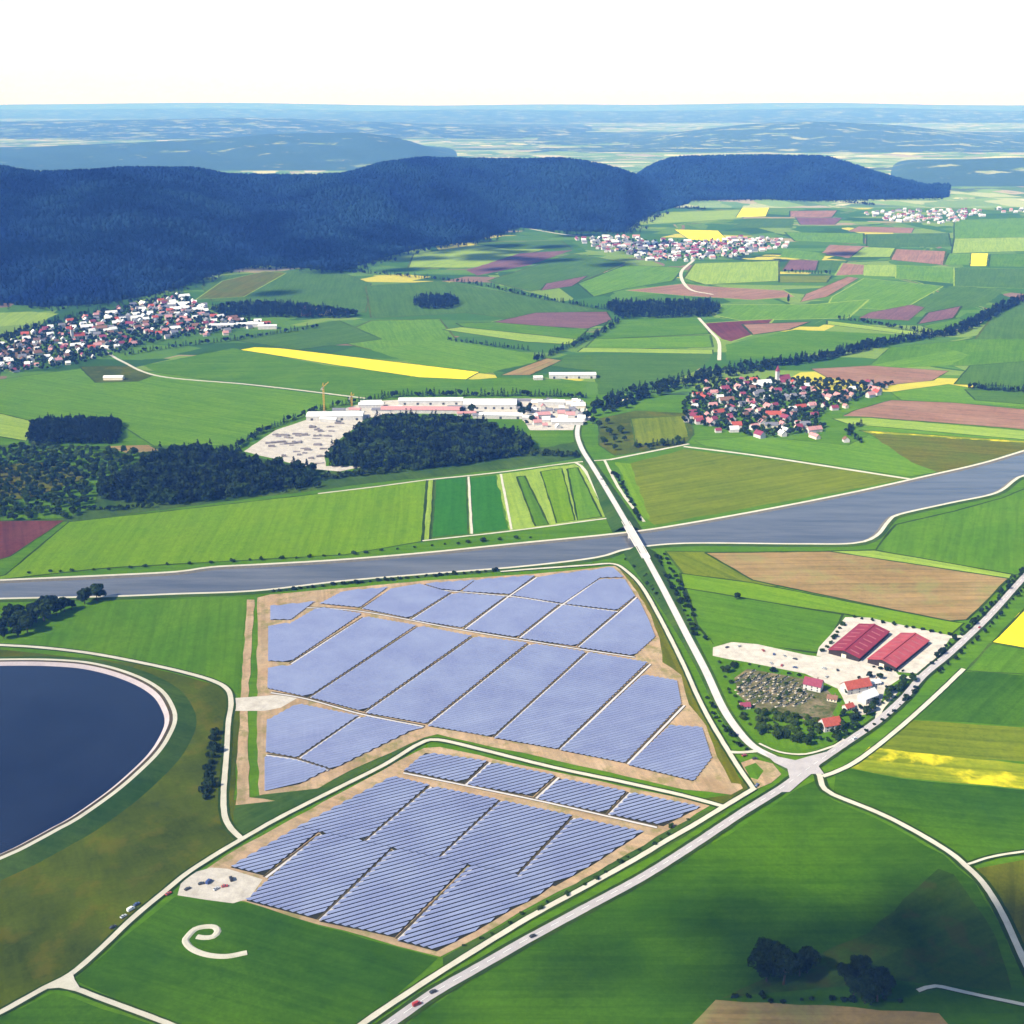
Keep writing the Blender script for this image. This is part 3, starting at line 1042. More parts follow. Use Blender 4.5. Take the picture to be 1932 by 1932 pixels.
# sandy yards and strips
field([(345, 1652), (400, 1638), (430, 1640), (495, 1660), (470, 1696), (440, 1705), (335, 1690)], g_yard, 'gravel_yard')
field([(466, 1132), (480, 1132), (474, 1230), (468, 1320), (470, 1505), (500, 1508), (520, 1512), (445, 1520), (448, 1420), (456, 1300)], g_sand, 'sand_strip')
field([(437, 1318), (470, 1316), (540, 1310), (560, 1318), (530, 1336), (500, 1342), (440, 1342)], g_yard, 'gravel_yard')
# compound grounds
field([(1330, 1190), (1345, 1216), (1420, 1214), (1545, 1236), (1736, 1280), (1700, 1318), (1650, 1360), (1590, 1402), (1510, 1418), (1450, 1408), (1400, 1366), (1360, 1290)], g_mid, 'garden_ground')
field([(1345, 1222), (1380, 1212), (1430, 1216), (1520, 1236), (1600, 1248), (1690, 1268), (1700, 1280), (1670, 1300), (1660, 1340), (1620, 1352), (1595, 1330), (1580, 1300), (1520, 1272), (1440, 1256), (1345, 1238)], g_yard, 'gravel_yard')
field([(1385, 1280), (1410, 1262), (1520, 1282), (1560, 1300), (1580, 1330), (1560, 1375), (1540, 1370), (1500, 1350), (1420, 1338), (1392, 1310)], g_rsoil, 'nursery_soil')
field([(1595, 1165), (1640, 1166), (1795, 1200), (1770, 1240), (1735, 1272), (1690, 1268), (1540, 1238), (1545, 1222)], g_yard, 'gravel_yard')
# gravel works and town ground
field([(460, 852), (520, 812), (600, 785), (700, 757), (790, 753), (880, 752), (990, 752), (1100, 755), (1115, 790), (1080, 812), (1000, 812), (985, 790), (880, 775), (750, 780), (690, 790), (640, 830), (612, 862), (615, 880), (690, 880), (640, 890), (590, 885), (540, 872)], g_yard, 'gravel_yard')
field([(200, 842), (280, 840), (300, 850), (240, 856)], g_tan, 'bare_patch')

# ------------------------------------------------------------------ water
m, nt, out = new_mat('canal_water')
pr = N(nt, 'ShaderNodeBsdfPrincipled')
pos = N(nt, 'ShaderNodeNewGeometry').outputs['Position']
wnz = noise(nt, pos, .02, 5, .65, scl=(.3, 2.2, 1), rot=-.2)
pr.inputs['Base Color'].default_value = (.10, .11, .15, 1)
nt.links.new(mixc(nt, mrange(nt, wnz, .35, .65), (.060, .068, .085), (.115, .118, .130)), pr.inputs['Base Color'])
pr.inputs['Roughness'].default_value = .07
pr.inputs['IOR'].default_value = 1.333
bp = N(nt, 'ShaderNodeBump')
bp.inputs['Strength'].default_value = .25
bp.inputs['Distance'].default_value = .4
nt.links.new(noise(nt, pos, .45, 3, .6), bp.inputs['Height'])
nt.links.new(bp.outputs[0], pr.inputs['Normal'])
nt.links.new(pr.outputs[0], out.inputs['Surface'])
m_canal = m
m, nt, out = new_mat('reservoir_water')
pr = N(nt, 'ShaderNodeBsdfPrincipled')
pos = N(nt, 'ShaderNodeNewGeometry').outputs['Position']
wnz = noise(nt, pos, .012, 4, .6)
nt.links.new(mixc(nt, mrange(nt, wnz, .35, .65), (.005, .009, .026), (.010, .016, .036)), pr.inputs['Base Color'])
pr.inputs['Roughness'].default_value = .12
pr.inputs['IOR'].default_value = 1.333
bp = N(nt, 'ShaderNodeBump')
bp.inputs['Strength'].default_value = .15
bp.inputs['Distance'].default_value = .3
nt.links.new(noise(nt, pos, .5, 3, .6), bp.inputs['Height'])
nt.links.new(bp.outputs[0], pr.inputs['Normal'])
nt.links.new(pr.outputs[0], out.inputs['Surface'])
m_lake = m

can_n = [(-200, 1110), (0, 1101), (200, 1092), (333, 1085), (400, 1076), (493, 1071), (644, 1062), (811, 1048), (977, 1031), (1177, 1011), (1288, 995), (1455, 965), (1621, 932), (1755, 902), (1855, 879), (1932, 856), (2060, 815)]
can_s = [(-200, 1136), (0, 1129), (200, 1125), (333, 1120), (483, 1114), (644, 1096), (811, 1082), (977, 1069), (1120, 1052), (1180, 1036), (1288, 1025), (1500, 1026), (1605, 1025), (1645, 1012), (1668, 985), (1690, 971), (1788, 949), (1871, 931), (1908, 906), (1932, 896), (2060, 860)]


def spline_world(d, step=10):
    return [(p.x, p.y) for p in catmull([P(x, y) for x, y in d], step)]


cn, cs = spline_world(can_n), spline_world(can_s)
wq = cn + cs[::-1]
struct(obj('canal_water', mesh('canal_water', [(x, y, .34) for x, y in wq], [tuple(range(len(wq)))[::-1]], m_canal)))


def bank(name, pts, w0, w1, z0, z1, mat, side):
    """sloped strip beside a line: offset w0 at height z0 to w1 at z1"""
    v, f = [], []
    n = len(pts)
    for i, p in enumerate(pts):
        a, b = pts[max(i - 1, 0)], pts[min(i + 1, n - 1)]
        l = math.hypot(b[0] - a[0], b[1] - a[1]) or 1
        nx_, ny_ = -(b[1] - a[1]) / l * side, (b[0] - a[0]) / l * side
        v += [(p[0] + nx_ * w0, p[1] + ny_ * w0, z0), (p[0] + nx_ * w1, p[1] + ny_ * w1, z1)]
        if i:
            f.append((2 * i - 2, 2 * i - 1, 2 * i + 1, 2 * i) if side > 0 else (2 * i, 2 * i + 1, 2 * i - 1, 2 * i - 2))
    return struct(obj(name, mesh(name, v, f, mat)))


stone = road_mat('bank_stone', (.10, .095, .085), (.16, .15, .13), .3)
bank('canal_bank', cn, -1.0, 3.2, .2, 1.9, stone, 1)
bank('canal_bank', cn, 3.2, 7.6, 1.9, 1.95, g_track, 1)
bank('canal_bank', cn, 7.6, 12, 1.95, .3, g_bank, 1)
bank('canal_bank', cs, -1.0, 3.0, .2, 1.9, stone, -1)
bank('canal_bank', cs, 3.0, 7.2, 1.9, 1.95, g_track, -1)
bank('canal_bank', cs, 7.2, 11, 1.95, .3, g_bank, -1)

# reservoir with a ring dyke
inner = [(0, 1254), (120, 1256), (187, 1266), (247, 1286), (287, 1310), (306, 1338), (311, 1362), (300, 1390), (280, 1420), (247, 1453), (200, 1493), (133, 1540), (100, 1558), (50, 1585), (0, 1609), (-150, 1668), (-330, 1690), (-520, 1640), (-600, 1520), (-560, 1390), (-420, 1300), (-250, 1262)]
iw = [P(x, y, 4.0) for x, y in inner]
ring = catmull([iw[-1]] + iw + iw[:2], 6)
# keep one closed turn
k0 = min(range(len(ring)), key=lambda i: (ring[i] - Vector(iw[0])).length)
k1 = min(range(len(ring) // 2, len(ring)), key=lambda i: (ring[i] - Vector(iw[0])).length)
ring = [(p.x, p.y) for p in ring[k0:k1]]
ar = sum(ring[i][0] * ring[(i + 1) % len(ring)][1] - ring[(i + 1) % len(ring)][0] * ring[i][1] for i in range(len(ring)))
sgn = -1 if ar > 0 else 1
struct(obj('reservoir_water', mesh('reservoir_water', [(x, y, 3.0) for x, y in ring], [tuple(range(len(ring))) if ar > 0 else tuple(range(len(ring)))[::-1]], m_lake)))
rc = ring + [ring[0]]
lining = road_mat('reservoir_lining', (.46, .40, .41), (.36, .31, .33), .1)
dark_strip = field_mat('dyke_verge_lane_shade', (.055, .045, .030), (.085, .070, .040), .2, .8)
bank('reservoir_lining', rc, -.8, 3.6, 2.7, 5.2, lining, sgn)
bank('dyke_crest_verge', rc, 3.6, 6.4, 5.2, 5.3, dark_strip, sgn)
bank('dyke_crest_track', rc, 6.4, 9.8, 5.3, 5.3, g_track, sgn)
bank('dyke_slope', rc, 9.8, 25, 5.3, .2, g_bank, sgn)

# ------------------------------------------------------------------ roads and tracks


def track(name, dpts, w, verge=1.6, mat=None, z=.62):
    pts = path_pts(dpts, 0, 5)
    if verge:
        LAYER[0] += 1
        w *= .9
        v, f = ribbon_geo(pts, w + 2 * verge, z - .18 + LAYER[0] * .004, .25)
        struct(obj('road_verge', mesh('road_verge', v, f, g_verge)))
    return ribbon(name, None, w, z, mat or g_track, .12, pts=pts)


def far_track(dpts, w=5.0):
    return ribbon('farm_track', dpts, w, .55, g_track, .3, 14)


far_track([(200, 664), (230, 682), (300, 710), (460, 725), (560, 736), (690, 752)], 6)
far_track([(1310, 490), (1285, 515), (1300, 545), (1345, 556)], 9)
far_track([(1318, 600), (1340, 625), (1356, 645), (1357, 680)], 7)
far_track([(1000, 432), (1060, 442), (1100, 446)], 12)
far_track([(1290, 843), (1440, 862), (1720, 905)], 6.5)
far_track([(1150, 868), (1240, 850), (1300, 838)], 5)
far_track([(1745, 632), (1835, 615), (1870, 590), (1885, 575)], 6)
far_track([(1150, 768), (1170, 757), (1190, 752)], 6)
far_track([(805, 906), (700, 920), (600, 932)], 3.5)
far_track([(805, 906), (940, 892), (1085, 873), (1150, 868)], 4)
far_track([(1085, 873), (1105, 890), (1150, 978)], 4.5)
far_track([(797, 1021), (960, 1003), (1150, 978)], 3.5)
far_track([(1140, 868), (1170, 925), (1215, 985)], 4)
far_track([(945, 895), (965, 1000)], 3.0)
far_track([(884, 900), (890, 1008)], 3.0)

P1 = [(-80, 1952), (0, 1912), (83, 1866), (133, 1840), (187, 1794), (250, 1734), (310, 1684), (350, 1651), (400, 1618), (450, 1588), (533, 1541), (644, 1485), (727, 1443), (790, 1405), (827, 1397), (911, 1416), (1044, 1449), (1177, 1477), (1288, 1502), (1366, 1523)]
track('farm_track', P1, 4.3, 1.8)
track('farm_track', [(95, 1862), (133, 1864), (200, 1889), (300, 1926), (420, 1975)], 3.8, 1.5)
track('farm_track', [(-80, 1216), (0, 1218), (80, 1223), (167, 1233), (250, 1248), (333, 1266), (400, 1285), (430, 1303), (436, 1330), (431, 1363), (427, 1430), (422, 1496), (424, 1540), (436, 1565), (455, 1583)], 4.6, 1.8)
field([(78, 1869), (100, 1857), (137, 1836), (141, 1850), (152, 1868), (140, 1872), (112, 1866)], g_track, 'track_junction', z=.97, jit=.1)
R2 = [(640, 1996), (737, 1932), (817, 1876), (911, 1822), (1004, 1769), (1111, 1711), (1211, 1657), (1305, 1598), (1398, 1536), (1475, 1488), (1524, 1452), (1588, 1408), (1655, 1362), (1705, 1318), (1740, 1277), (1788, 1237), (1828, 1200), (1871, 1158), (1932, 1090), (1990, 1030)]
track('country_road', R2, 7.4, 2.6, g_asph, .7)
track('farm_track', [(600, 1996), (694, 1926), (811, 1848), (921, 1779), (1011, 1725), (1111, 1671), (1194, 1625), (1261, 1585), (1305, 1560), (1371, 1520), (1424, 1488)], 4.4, 1.2)
track('farm_track', [(1818, 1263), (1755, 1323), (1688, 1382), (1621, 1434), (1580, 1456), (1552, 1466)], 4.2, 1.2)
R3 = [(1536, 1448), (1547, 1466), (1551, 1483), (1571, 1500), (1655, 1534), (1721, 1567), (1788, 1607), (1821, 1634), (1855, 1668), (1888, 1720), (1915, 1777), (1940, 1832), (1975, 1910)]
track('farm_track', R3, 4.6, 2.6)
track('farm_track', [(1826, 1632), (1875, 1617), (1960, 1604)], 2.2, 1.8)
track('farm_track', [(1731, 1871), (1765, 1862), (1821, 1874), (1960, 1903)], 3.0, .6)
track('farm_track', [(944, 1079), (1040, 1072), (1111, 1067), (1158, 1065), (1184, 1080), (1211, 1108), (1244, 1165), (1288, 1252), (1315, 1313), (1341, 1363), (1375, 1420), (1398, 1456), (1421, 1489)], 4.2, 1.6)
track('farm_track', [(1376, 1420), (1400, 1421), (1430, 1418)], 4, .6)
track('farm_track', [(1432, 1404), (1470, 1420), (1520, 1424), (1575, 1408), (1592, 1396)], 2.4, .8)
track('farm_track', [(1655, 1362), (1662, 1338), (1690, 1306)], 4.5, 0)
track('farm_track', [(1740, 1277), (1715, 1280), (1690, 1276)], 5, 0)
track('farm_track', [(1828, 1201), (1800, 1203), (1780, 1204)], 5, 0)
# junction apron and island
field([(1440, 1420), (1462, 1428), (1500, 1436), (1560, 1420), (1545, 1448), (1555, 1462), (1530, 1462), (1490, 1496), (1475, 1496), (1490, 1470), (1485, 1452), (1460, 1440)], g_asph, 'junction_apron', z=.86)
field([(1398, 1440), (1420, 1432), (1458, 1442), (1474, 1462), (1455, 1478), (1425, 1490), (1412, 1470)], g_sand, 'verge_island', z=.5)
field([(1405, 1448), (1425, 1440), (1440, 1455), (1430, 1472), (1415, 1468)], g_mid, 'verge_island', z=.53)

# bridge road on its embankment
R1d = [(1100, 760, 0), (1097, 782, 0), (1089, 815, 0), (1097, 845, .5), (1117, 878, 2), (1144, 922, 4.5), (1177, 978, 7), (1211, 1037, 7), (1244, 1097, 4.5), (1270, 1147, 2.5), (1296, 1198, 1), (1331, 1265, .3), (1361, 1330, 0), (1388, 1372, 0), (1421, 1408, 0), (1466, 1432, 0), (1505, 1456, 0)]
r1 = catmull([P(x, y, z + .75) for x, y, z in R1d], 6)
for p in r1:
    p.z = max(p.z, .74)
v, f = ribbon_geo(r1, 6.8)
struct(obj('bridge_road', mesh('bridge_road', v, f, g_conc)))
ev, ef = [], []
for i, p in enumerate(r1):
    a, b = r1[max(i - 1, 0)], r1[min(i + 1, len(r1) - 1)]
    t = Vector((b.x - a.x, b.y - a.y)).normalized()
    n_ = Vector((-t.y, t.x))
    zt = p.z - .05
    w1 = 3.4 + 1.2
    w2 = w1 + 1.0 + (p.z - .4) * 1.7
    for s in (-w2, -w1, w1, w2):
        ev.append((p.x + n_.x * s, p.y + n_.y * s, zt if abs(s) == w1 else .3))
    over = P2((1177, 1006))[1] > p.y > P2((1211, 1040))[1]
    if i:
        prev_over = ev_over
        for k in range(3):
            if not (over or prev_over):
                ef.append((4 * i - 4 + k, 4 * i - 3 + k, 4 * i + 1 + k, 4 * i + k))
    ev_over = over
struct(obj('road_embankment', mesh('road_embankment', ev, ef, g_bank)))

# bridge over the canal
ba, bb = Vector(P(1180, 984, 7.75)), Vector(P(1219, 1052, 7.75))
bl = (ba - bb).length
bang = math.atan2(ba.y - bb.y, ba.x - bb.x)
bc_ = (ba + bb) / 2
br = thing('road_bridge', 'pale concrete road bridge crossing the canal', 'bridge', (bc_.x, bc_.y, 0), bang)
conc = plain_mat('bridge_concrete', (.62, .58, .56), .15, .4)
b = MB(); b.box(-bl / 2, bl / 2, -4.6, 4.6, 6.4, 7.55); obj('deck', b.mesh('deck', conc), br)
for s in (-1, 1):
    b = MB(); b.box(-bl / 2, bl / 2, s * 4.5 - .2, s * 4.5 + .2, 7.56, 8.5); obj('parapet', b.mesh('parapet', conc), br)
for s in (-1, 1):
    b = MB(); b.box(s * bl / 2 - 1.5, s * bl / 2 + 1.5, -5, 5, -.5, 6.39); obj('abutment', b.mesh('abutment', conc), br)
    b = MB(); b.box(s * bl / 5.2 - .6, s * bl / 5.2 + .6, -3.8, 3.8, -.5, 6.39); obj('pier', b.mesh('pier', conc), br)

# dashed centre lines on the main road
white = plain_mat('road_paint', (.78, .78, .76), .05)
cl = path_pts(R2, 0, 3)
dv = MB()
for i in range(2, len(cl) - 3, 4):
    v, f = ribbon_geo(cl[i:i + 3], .22, 1.05)
    dv.add(v, f)
struct(obj('centre_line_paint', dv.mesh('centre_line_paint', white)))

# curled gravel bank on the meadow
cb = path_pts([(372, 1768), (385, 1770), (402, 1768), (411, 1758), (405, 1750), (388, 1749), (368, 1754), (354, 1768), (350, 1776), (358, 1788), (376, 1798), (400, 1804), (430, 1805), (466, 1798)], 0, 2)
v, f = [], []
for i, p in enumerate(cb):
    a, b_ = cb[max(i - 1, 0)], cb[min(i + 1, len(cb) - 1)]
    t = Vector((b_.x - a.x, b_.y - a.y)).normalized()
    n_ = Vector((-t.y, t.x))
    for s, z in ((-2.3, .25), (-1.2, 1.0), (1.2, 1.0), (2.3, .25)):
        v.append((p.x + n_.x * s, p.y + n_.y * s, z))
    if i:
        for k in range(3):
            f.append((4 * i - 4 + k, 4 * i - 3 + k, 4 * i + 1 + k, 4 * i + k))
    if i in (0, len(cb) - 1):
        f.append((4 * i, 4 * i + 1, 4 * i + 2, 4 * i + 3))
tag(obj('gravel_bank', mesh('gravel_bank', v, f, g_track)), 'pale gravel bank curled like a hook on the green meadow', 'bank')

# ------------------------------------------------------------------ solar park
ROW_ANG = math.radians(26)
PITCH_M = 3.9
m, nt, out = new_mat('solar_cells')
pr = N(nt, 'ShaderNodeBsdfPrincipled')
tcn = N(nt, 'ShaderNodeTexCoord').outputs['Object']
bk = N(nt, 'ShaderNodeTexBrick')
bk.offset = 0
bk.inputs['Color1'].default_value = (.145, .172, .315, 1)
bk.inputs['Color2'].default_value = (.180, .205, .355, 1)
bk.inputs['Mortar'].default_value = (.40, .43, .55, 1)
bk.inputs['Scale'].default_value = 1
bk.inputs['Mortar Size'].default_value = .025
bk.inputs['Brick Width'].default_value = 1.0
bk.inputs['Row Height'].default_value = 1.45
nt.links.new(tcn, bk.inputs['Vector'])
oi = N(nt, 'ShaderNodeObjectInfo').outputs['Random']
pos = N(nt, 'ShaderNodeNewGeometry').outputs['Position']
c = mixc(nt, mrange(nt, noise(nt, pos, .025, 4, .65), .35, .65, 0, .6), bk.outputs['Color'], (.26, .30, .44))  # pale glare patches painted into the cell colour by noise
c = mixc(nt, mrange(nt, oi, 0, 1, 0, .25), c, (.115, .145, .27))
nt.links.new(c, pr.inputs['Base Color'])
pr.inputs['Roughness'].default_value = .28
pr.inputs['IOR'].default_value = 1.5
nt.links.new(pr.outputs[0], out.inputs['Surface'])
m_cells = m
m_steel = plain_mat('galvanised_steel', (.34, .35, .36), .15, .5, .5, .5)

LOWER = {
    'small block at the farm track bend': [(803, 1422), (917, 1438), (874, 1479), (763, 1456)],
    'second small block from the farm track bend': [(927, 1441), (1047, 1465), (1004, 1503), (882, 1483)],
    'third small block from the farm track bend': [(1057, 1471), (1181, 1495), (1141, 1536), (1014, 1510)],
    'small block reaching towards the road junction': [(1191, 1498), (1320, 1524), (1251, 1559), (1151, 1539)],
    'middle block along the straight farm track': [(563, 1562.5), (741, 1467), (808, 1483), (684, 1589.3)],
    'middle block second from the farm track': [(691, 1590.9), (814, 1486), (941, 1511), (824, 1620.3)],
    'middle block third from the farm track': [(831, 1621.9), (947, 1513), (1078, 1541), (971, 1652.9)],
    'middle block beside the country road': [(978, 1655), (1084, 1545), (1212, 1571), (1121, 1630), (1047, 1672)],
    'short block beside the gravel yard': [(437, 1637), (563, 1562.5), (600, 1570.7), (497, 1652)],
    'front block facing the gravel yard': [(467, 1700), (509, 1660), (608, 1572.5), (738, 1601.3), (598, 1735)],
    'front block along the green meadow': [(605, 1739), (744, 1602.6), (881, 1633.0), (744, 1769)],
    'pointed front block beside the country road': [(753, 1776), (888, 1634.5), (972, 1653.1), (1040, 1672), (1011, 1694), (964, 1717), (897, 1757), (824, 1795)],
}
UPPER = [
    [(188 + 1000, 1445), (1265, 1372), (1322, 1375), (1340, 1432), (1307, 1474)],
    [(1060, 1417), (1215, 1276), (1275, 1287), (1283, 1330), (1177, 1440)],
    [(937, 1394), (1113, 1234), (1218, 1252), (1050, 1414)],
    [(812, 1371), (1003, 1217), (1102, 1232), (927, 1391)],
    [(694, 1347), (897, 1204), (992, 1215), (803, 1366)],
    [(590, 1318), (793, 1184), (886, 1202), (685, 1343)],
    [(507, 1300), (508, 1262), (550, 1258), (690, 1166), (782, 1182), (580, 1316)],
    [(508, 1248), (508, 1185), (550, 1178), (602, 1148), (680, 1160), (546, 1250)],
    [(504, 1420), (506, 1362), (562, 1331), (672, 1353), (559, 1430)],
    [(570, 1433), (683, 1354), (793, 1375), (770, 1382), (627, 1452)],
    [(502, 1430), (555, 1437), (615, 1454), (565, 1480), (502, 1492)],
    [(512, 1146), (590, 1138), (548, 1170), (512, 1170)],
    [(607, 1140), (650, 1117), (728, 1111), (678, 1147)],
    [(687, 1150), (738, 1114), (790, 1104), (847, 1120), (771, 1167)],
    [(780, 1171), (857, 1121), (950, 1128), (871, 1185)],
    [(882, 1189), (962, 1129), (1052, 1142), (974, 1203)],
    [(985, 1206), (1064, 1144), (1160, 1157), (1085, 1220)],
    [(1095, 1223), (1172, 1158), (1203, 1130), (1222, 1172), (1234, 1203), (1195, 1238)],
    [(800, 1103), (893, 1097), (866, 1116), (830, 1112)],
    [(874, 1117), (900, 1096), (1007, 1088), (961, 1122)],
    [(970, 1125), (1018, 1090), (1155, 1073), (1174, 1090), (1131, 1091), (1061, 1139)],
    [(1070, 1141), (1133, 1095), (1177, 1095), (1196, 1126), (1163, 1152)],
]
ux, uy = math.cos(ROW_ANG), math.sin(ROW_ANG)
TILT = math.radians(21)
PW = 2.05                       # slope length of the panel plane
DY, DZ = PW * math.cos(TILT), PW * math.sin(TILT)
Z0 = .55


def grow(q, m_):
    """move each corner outwards by m_ metres"""
    n = len(q)
    ar_ = sum(q[i][0] * q[(i + 1) % n][1] - q[(i + 1) % n][0] * q[i][1] for i in range(n))
    sg = 1 if ar_ > 0 else -1
    out_ = []
    for i in range(n):
        a, b_, c_ = Vector(q[i - 1]), Vector(q[i]), Vector(q[(i + 1) % n])
        e1, e2 = (b_ - a).normalized(), (c_ - b_).normalized()
        n1, n2 = Vector((e1.y, -e1.x)) * sg, Vector((e2.y, -e2.x)) * sg
        k = (n1 + n2)
        k = k / max(.5, 1 + n1.dot(n2))
        out_.append((b_.x + k.x * m_, b_.y + k.y * m_))
    return out_


def row_segments(poly, margin=.2, pitch=PITCH_M):
    """row lines clipped to a polygon, in row coordinates (s along, d across)"""
    q = [(x * ux + y * uy, -x * uy + y * ux) for x, y in poly]
    dmin, dmax = min(p[1] for p in q), max(p[1] for p in q)
    k = math.ceil((dmin + margin) / pitch)
    segs = []
    while k * pitch < dmax - margin:
        d = k * pitch
        xs_ = []
        for i in range(len(q)):
            a, b_ = q[i], q[(i + 1) % len(q)]
            if (a[1] > d) != (b_[1] > d):
                k_ = (b_[0] - a[0]) / (b_[1] - a[1])
                xs_.append((a[0] + k_ * (d - a[1]), max(-1.9, min(1.9, k_))))
        xs_.sort()
        for i in range(0, len(xs_) - 1, 2):
            if xs_[i + 1][0] - xs_[i][0] > 5:
                segs.append((xs_[i][0], xs_[i + 1][0] - xs_[i][0], d, xs_[i][1], xs_[i + 1][1]))
        k += 1
    return segs


def panel_geo(L, k0=0., k1=0.):
    b_ = MB()
    a0, a1 = -k0 * DY / 2, L - k1 * DY / 2
    c0, c1 = k0 * DY / 2, L + k1 * DY / 2
    t = .07
    nx_, nz_ = -math.sin(TILT) * t, math.cos(TILT) * t
    b_.add([(a0, 0, Z0), (a1, 0, Z0), (c1, DY, Z0 + DZ), (c0, DY, Z0 + DZ), (a0, nx_, Z0 + nz_), (a1, nx_, Z0 + nz_), (c1, DY + nx_, Z0 + DZ + nz_), (c0, DY + nx_, Z0 + DZ + nz_)],
           [(3, 2, 1, 0), (4, 5, 6, 7), (0, 1, 5, 4), (1, 2, 6, 5), (2, 3, 7, 6), (3, 0, 4, 7)])
    return b_


def support_geo(L):
    b_ = MB()
    n = max(2, int(L / 6))
    for i in range(n):
        x = 2 + (L - 4) * i / (n - 1)
        b_.box(x - .06, x + .06, .45, .57, -.2, Z0 + .22)
        b_.box(x - .06, x + .06, DY - .6, DY - .48, -.2, Z0 + DZ - .32)
    b_.box(1.6, L - 1.6, .44, .58, Z0 + .1, Z0 + .2)
    b_.box(1.6, L - 1.6, DY - .61, DY - .47, Z0 + DZ - .46, Z0 + DZ - .34)
    return b_


_pm, _sm = {}, {}


def place_row(s, L, d, k0, k1, label, group):
    key = (round(L, 2), round(k0, 2), round(k1, 2))
    if key not in _pm:
        _pm[key] = panel_geo(L, k0, k1).mesh('panel_table', m_cells)
        _sm[key] = support_geo(L).mesh('support_frame', m_steel)
    x, y = s * ux - (d - DY / 2) * uy, s * uy + (d - DY / 2) * ux
    t = thing('solar_panel_row', label, 'solar array', (x, y, .5), ROW_ANG, group)
    obj('panel_table', _pm[key], t)
    obj('support_frame', _sm[key], t)


m_under = field_mat('shaded_row_grass', (.020, .022, .016), (.034, .034, .020), .2, .8)  # dark ground carries the shade between panel rows in its colour
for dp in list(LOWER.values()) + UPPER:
    field(None, m_under, 'row_shade_grass', ang=ROW_ANG, jit=.3, world=grow([P2(p) for p in dp], .5))
n_rows = 0
ONES = 'first second third fourth fifth sixth seventh eighth ninth tenth eleventh twelfth thirteenth fourteenth fifteenth sixteenth seventeenth eighteenth nineteenth'.split()


def ordinal(n):
    if n < 20:
        return ONES[n - 1]
    t, o = divmod(n, 10)
    tens = ['', '', 'twent', 'thirt', 'fort', 'fift', 'sixt', 'sevent', 'eight', 'ninet'][t]
    return tens + 'ieth' if o == 0 else tens + 'y-' + ONES[o - 1]


def numbered(dp, pitch=PITCH_M):
    segs = row_segments(grow([P2(p) for p in dp], 1.0 if pitch < PITCH_M else .3), .2, pitch)
    ds = sorted({round(g_[2], 2) for g_ in segs})
    return [(*g_, ordinal(ds.index(round(g_[2], 2)) + 1)) for g_ in segs]


for nm, dp in LOWER.items():
    for s, L, d, k0, k1, nth in numbered(dp):
        place_row(s, L, d, k0, k1, '%s solar row counted from the road side, %s' % (nth, nm), 'solar rows, ' + nm)
        n_rows += 1
UP_NAMES = ['large field, pointed block by the road junction', 'large field, second block from the road junction', 'large field, third block from the road junction', 'large field, fourth block from the road junction',
            'large field, fifth block from the road junction', 'large field, block above the sandy entrance', 'large field, second block above the sandy entrance', 'large field, third block above the sandy entrance',
            'large field, block below the sandy entrance', 'large field, block along the grassy wedge', 'large field, corner block by the sand strip']
UP_NAMES += ['large field, block by the canal hedge'] * (len(UPPER) - len(UP_NAMES))
rest = []
for nm, dp in zip(UP_NAMES, UPPER):
    rest += [(*g_, nm) for g_ in numbered(dp, 3.45)]
rest.sort(key=lambda r_: r_[0] * uy + r_[2] * ux - r_[1] * .2)
near = rest[:max(0, 300 - n_rows)]
far_rows = [r_[:5] for r_ in rest[len(near):]]
for s, L, d, k0, k1, nth, nm in near:
    place_row(s, L, d, k0, k1, '%s solar row counted from the road side, %s' % (nth, nm), 'solar rows, ' + nm)
pm, sm = MB(), MB()
for s, L, d, k0, k1 in far_rows:
    x, y = s * ux - (d - DY / 2) * uy, s * uy + (d - DY / 2) * ux
    for src, dst in ((panel_geo(L, k0, k1), pm), (support_geo(L), sm)):
        dst.add([(x + a * ux - b_ * uy, y + a * uy + b_ * ux, c_ + .5) for a, b_, c_ in src.v], src.f)
m2 = m_cells.copy()
far_o = tag(obj('solar_panel_rows', pm.mesh('solar_panel_rows', m_cells)), 'close-set blue solar panel rows filling the large upper field by the canal', 'solar array', None, 'stuff')
so = obj('support_frames', sm.mesh('support_frames', m_steel), far_o)
so['kind'] = 'stuff'
print('solar rows', n_rows, len(near), len(far_rows))

# pale service tracks along the lanes between the blocks
LANES = [[(690, 1589), (812, 1486)], [(830, 1620), (946, 1513)], [(977, 1655), (1083, 1545)], [(500, 1657), (606, 1576)], [(602, 1738), (742, 1606)], [(750, 1774), (887, 1641)],
         [(762, 1459), (880, 1483), (1010, 1510), (1148, 1541), (1240, 1562)], [(878, 1482), (924, 1440)], [(1010, 1508), (1053, 1468)], [(1147, 1539), (1188, 1497)],
         [(585, 1318), (790, 1184)], [(690, 1346), (893, 1204)], [(808, 1369), (999, 1217)], [(933, 1393), (1109, 1233)], [(1056, 1416), (1226, 1254)], [(1183, 1443), (1290, 1332)],
         [(548, 1254), (686, 1166)], [(560, 1146), (685, 1155), (876, 1190), (1090, 1225), (1198, 1241)], [(683, 1150), (734, 1117)], [(776, 1170), (853, 1121)], [(877, 1188), (957, 1128), (1012, 1090)],
         [(980, 1205), (1059, 1143), (1130, 1095)], [(1091, 1222), (1167, 1157), (1200, 1128)], [(800, 1112), (970, 1127), (1064, 1142), (1166, 1155)], [(512, 1308), (580, 1320), (685, 1349), (800, 1372)],
         [(565, 1432), (678, 1354)], [(503, 1426), (560, 1435), (620, 1455)]]
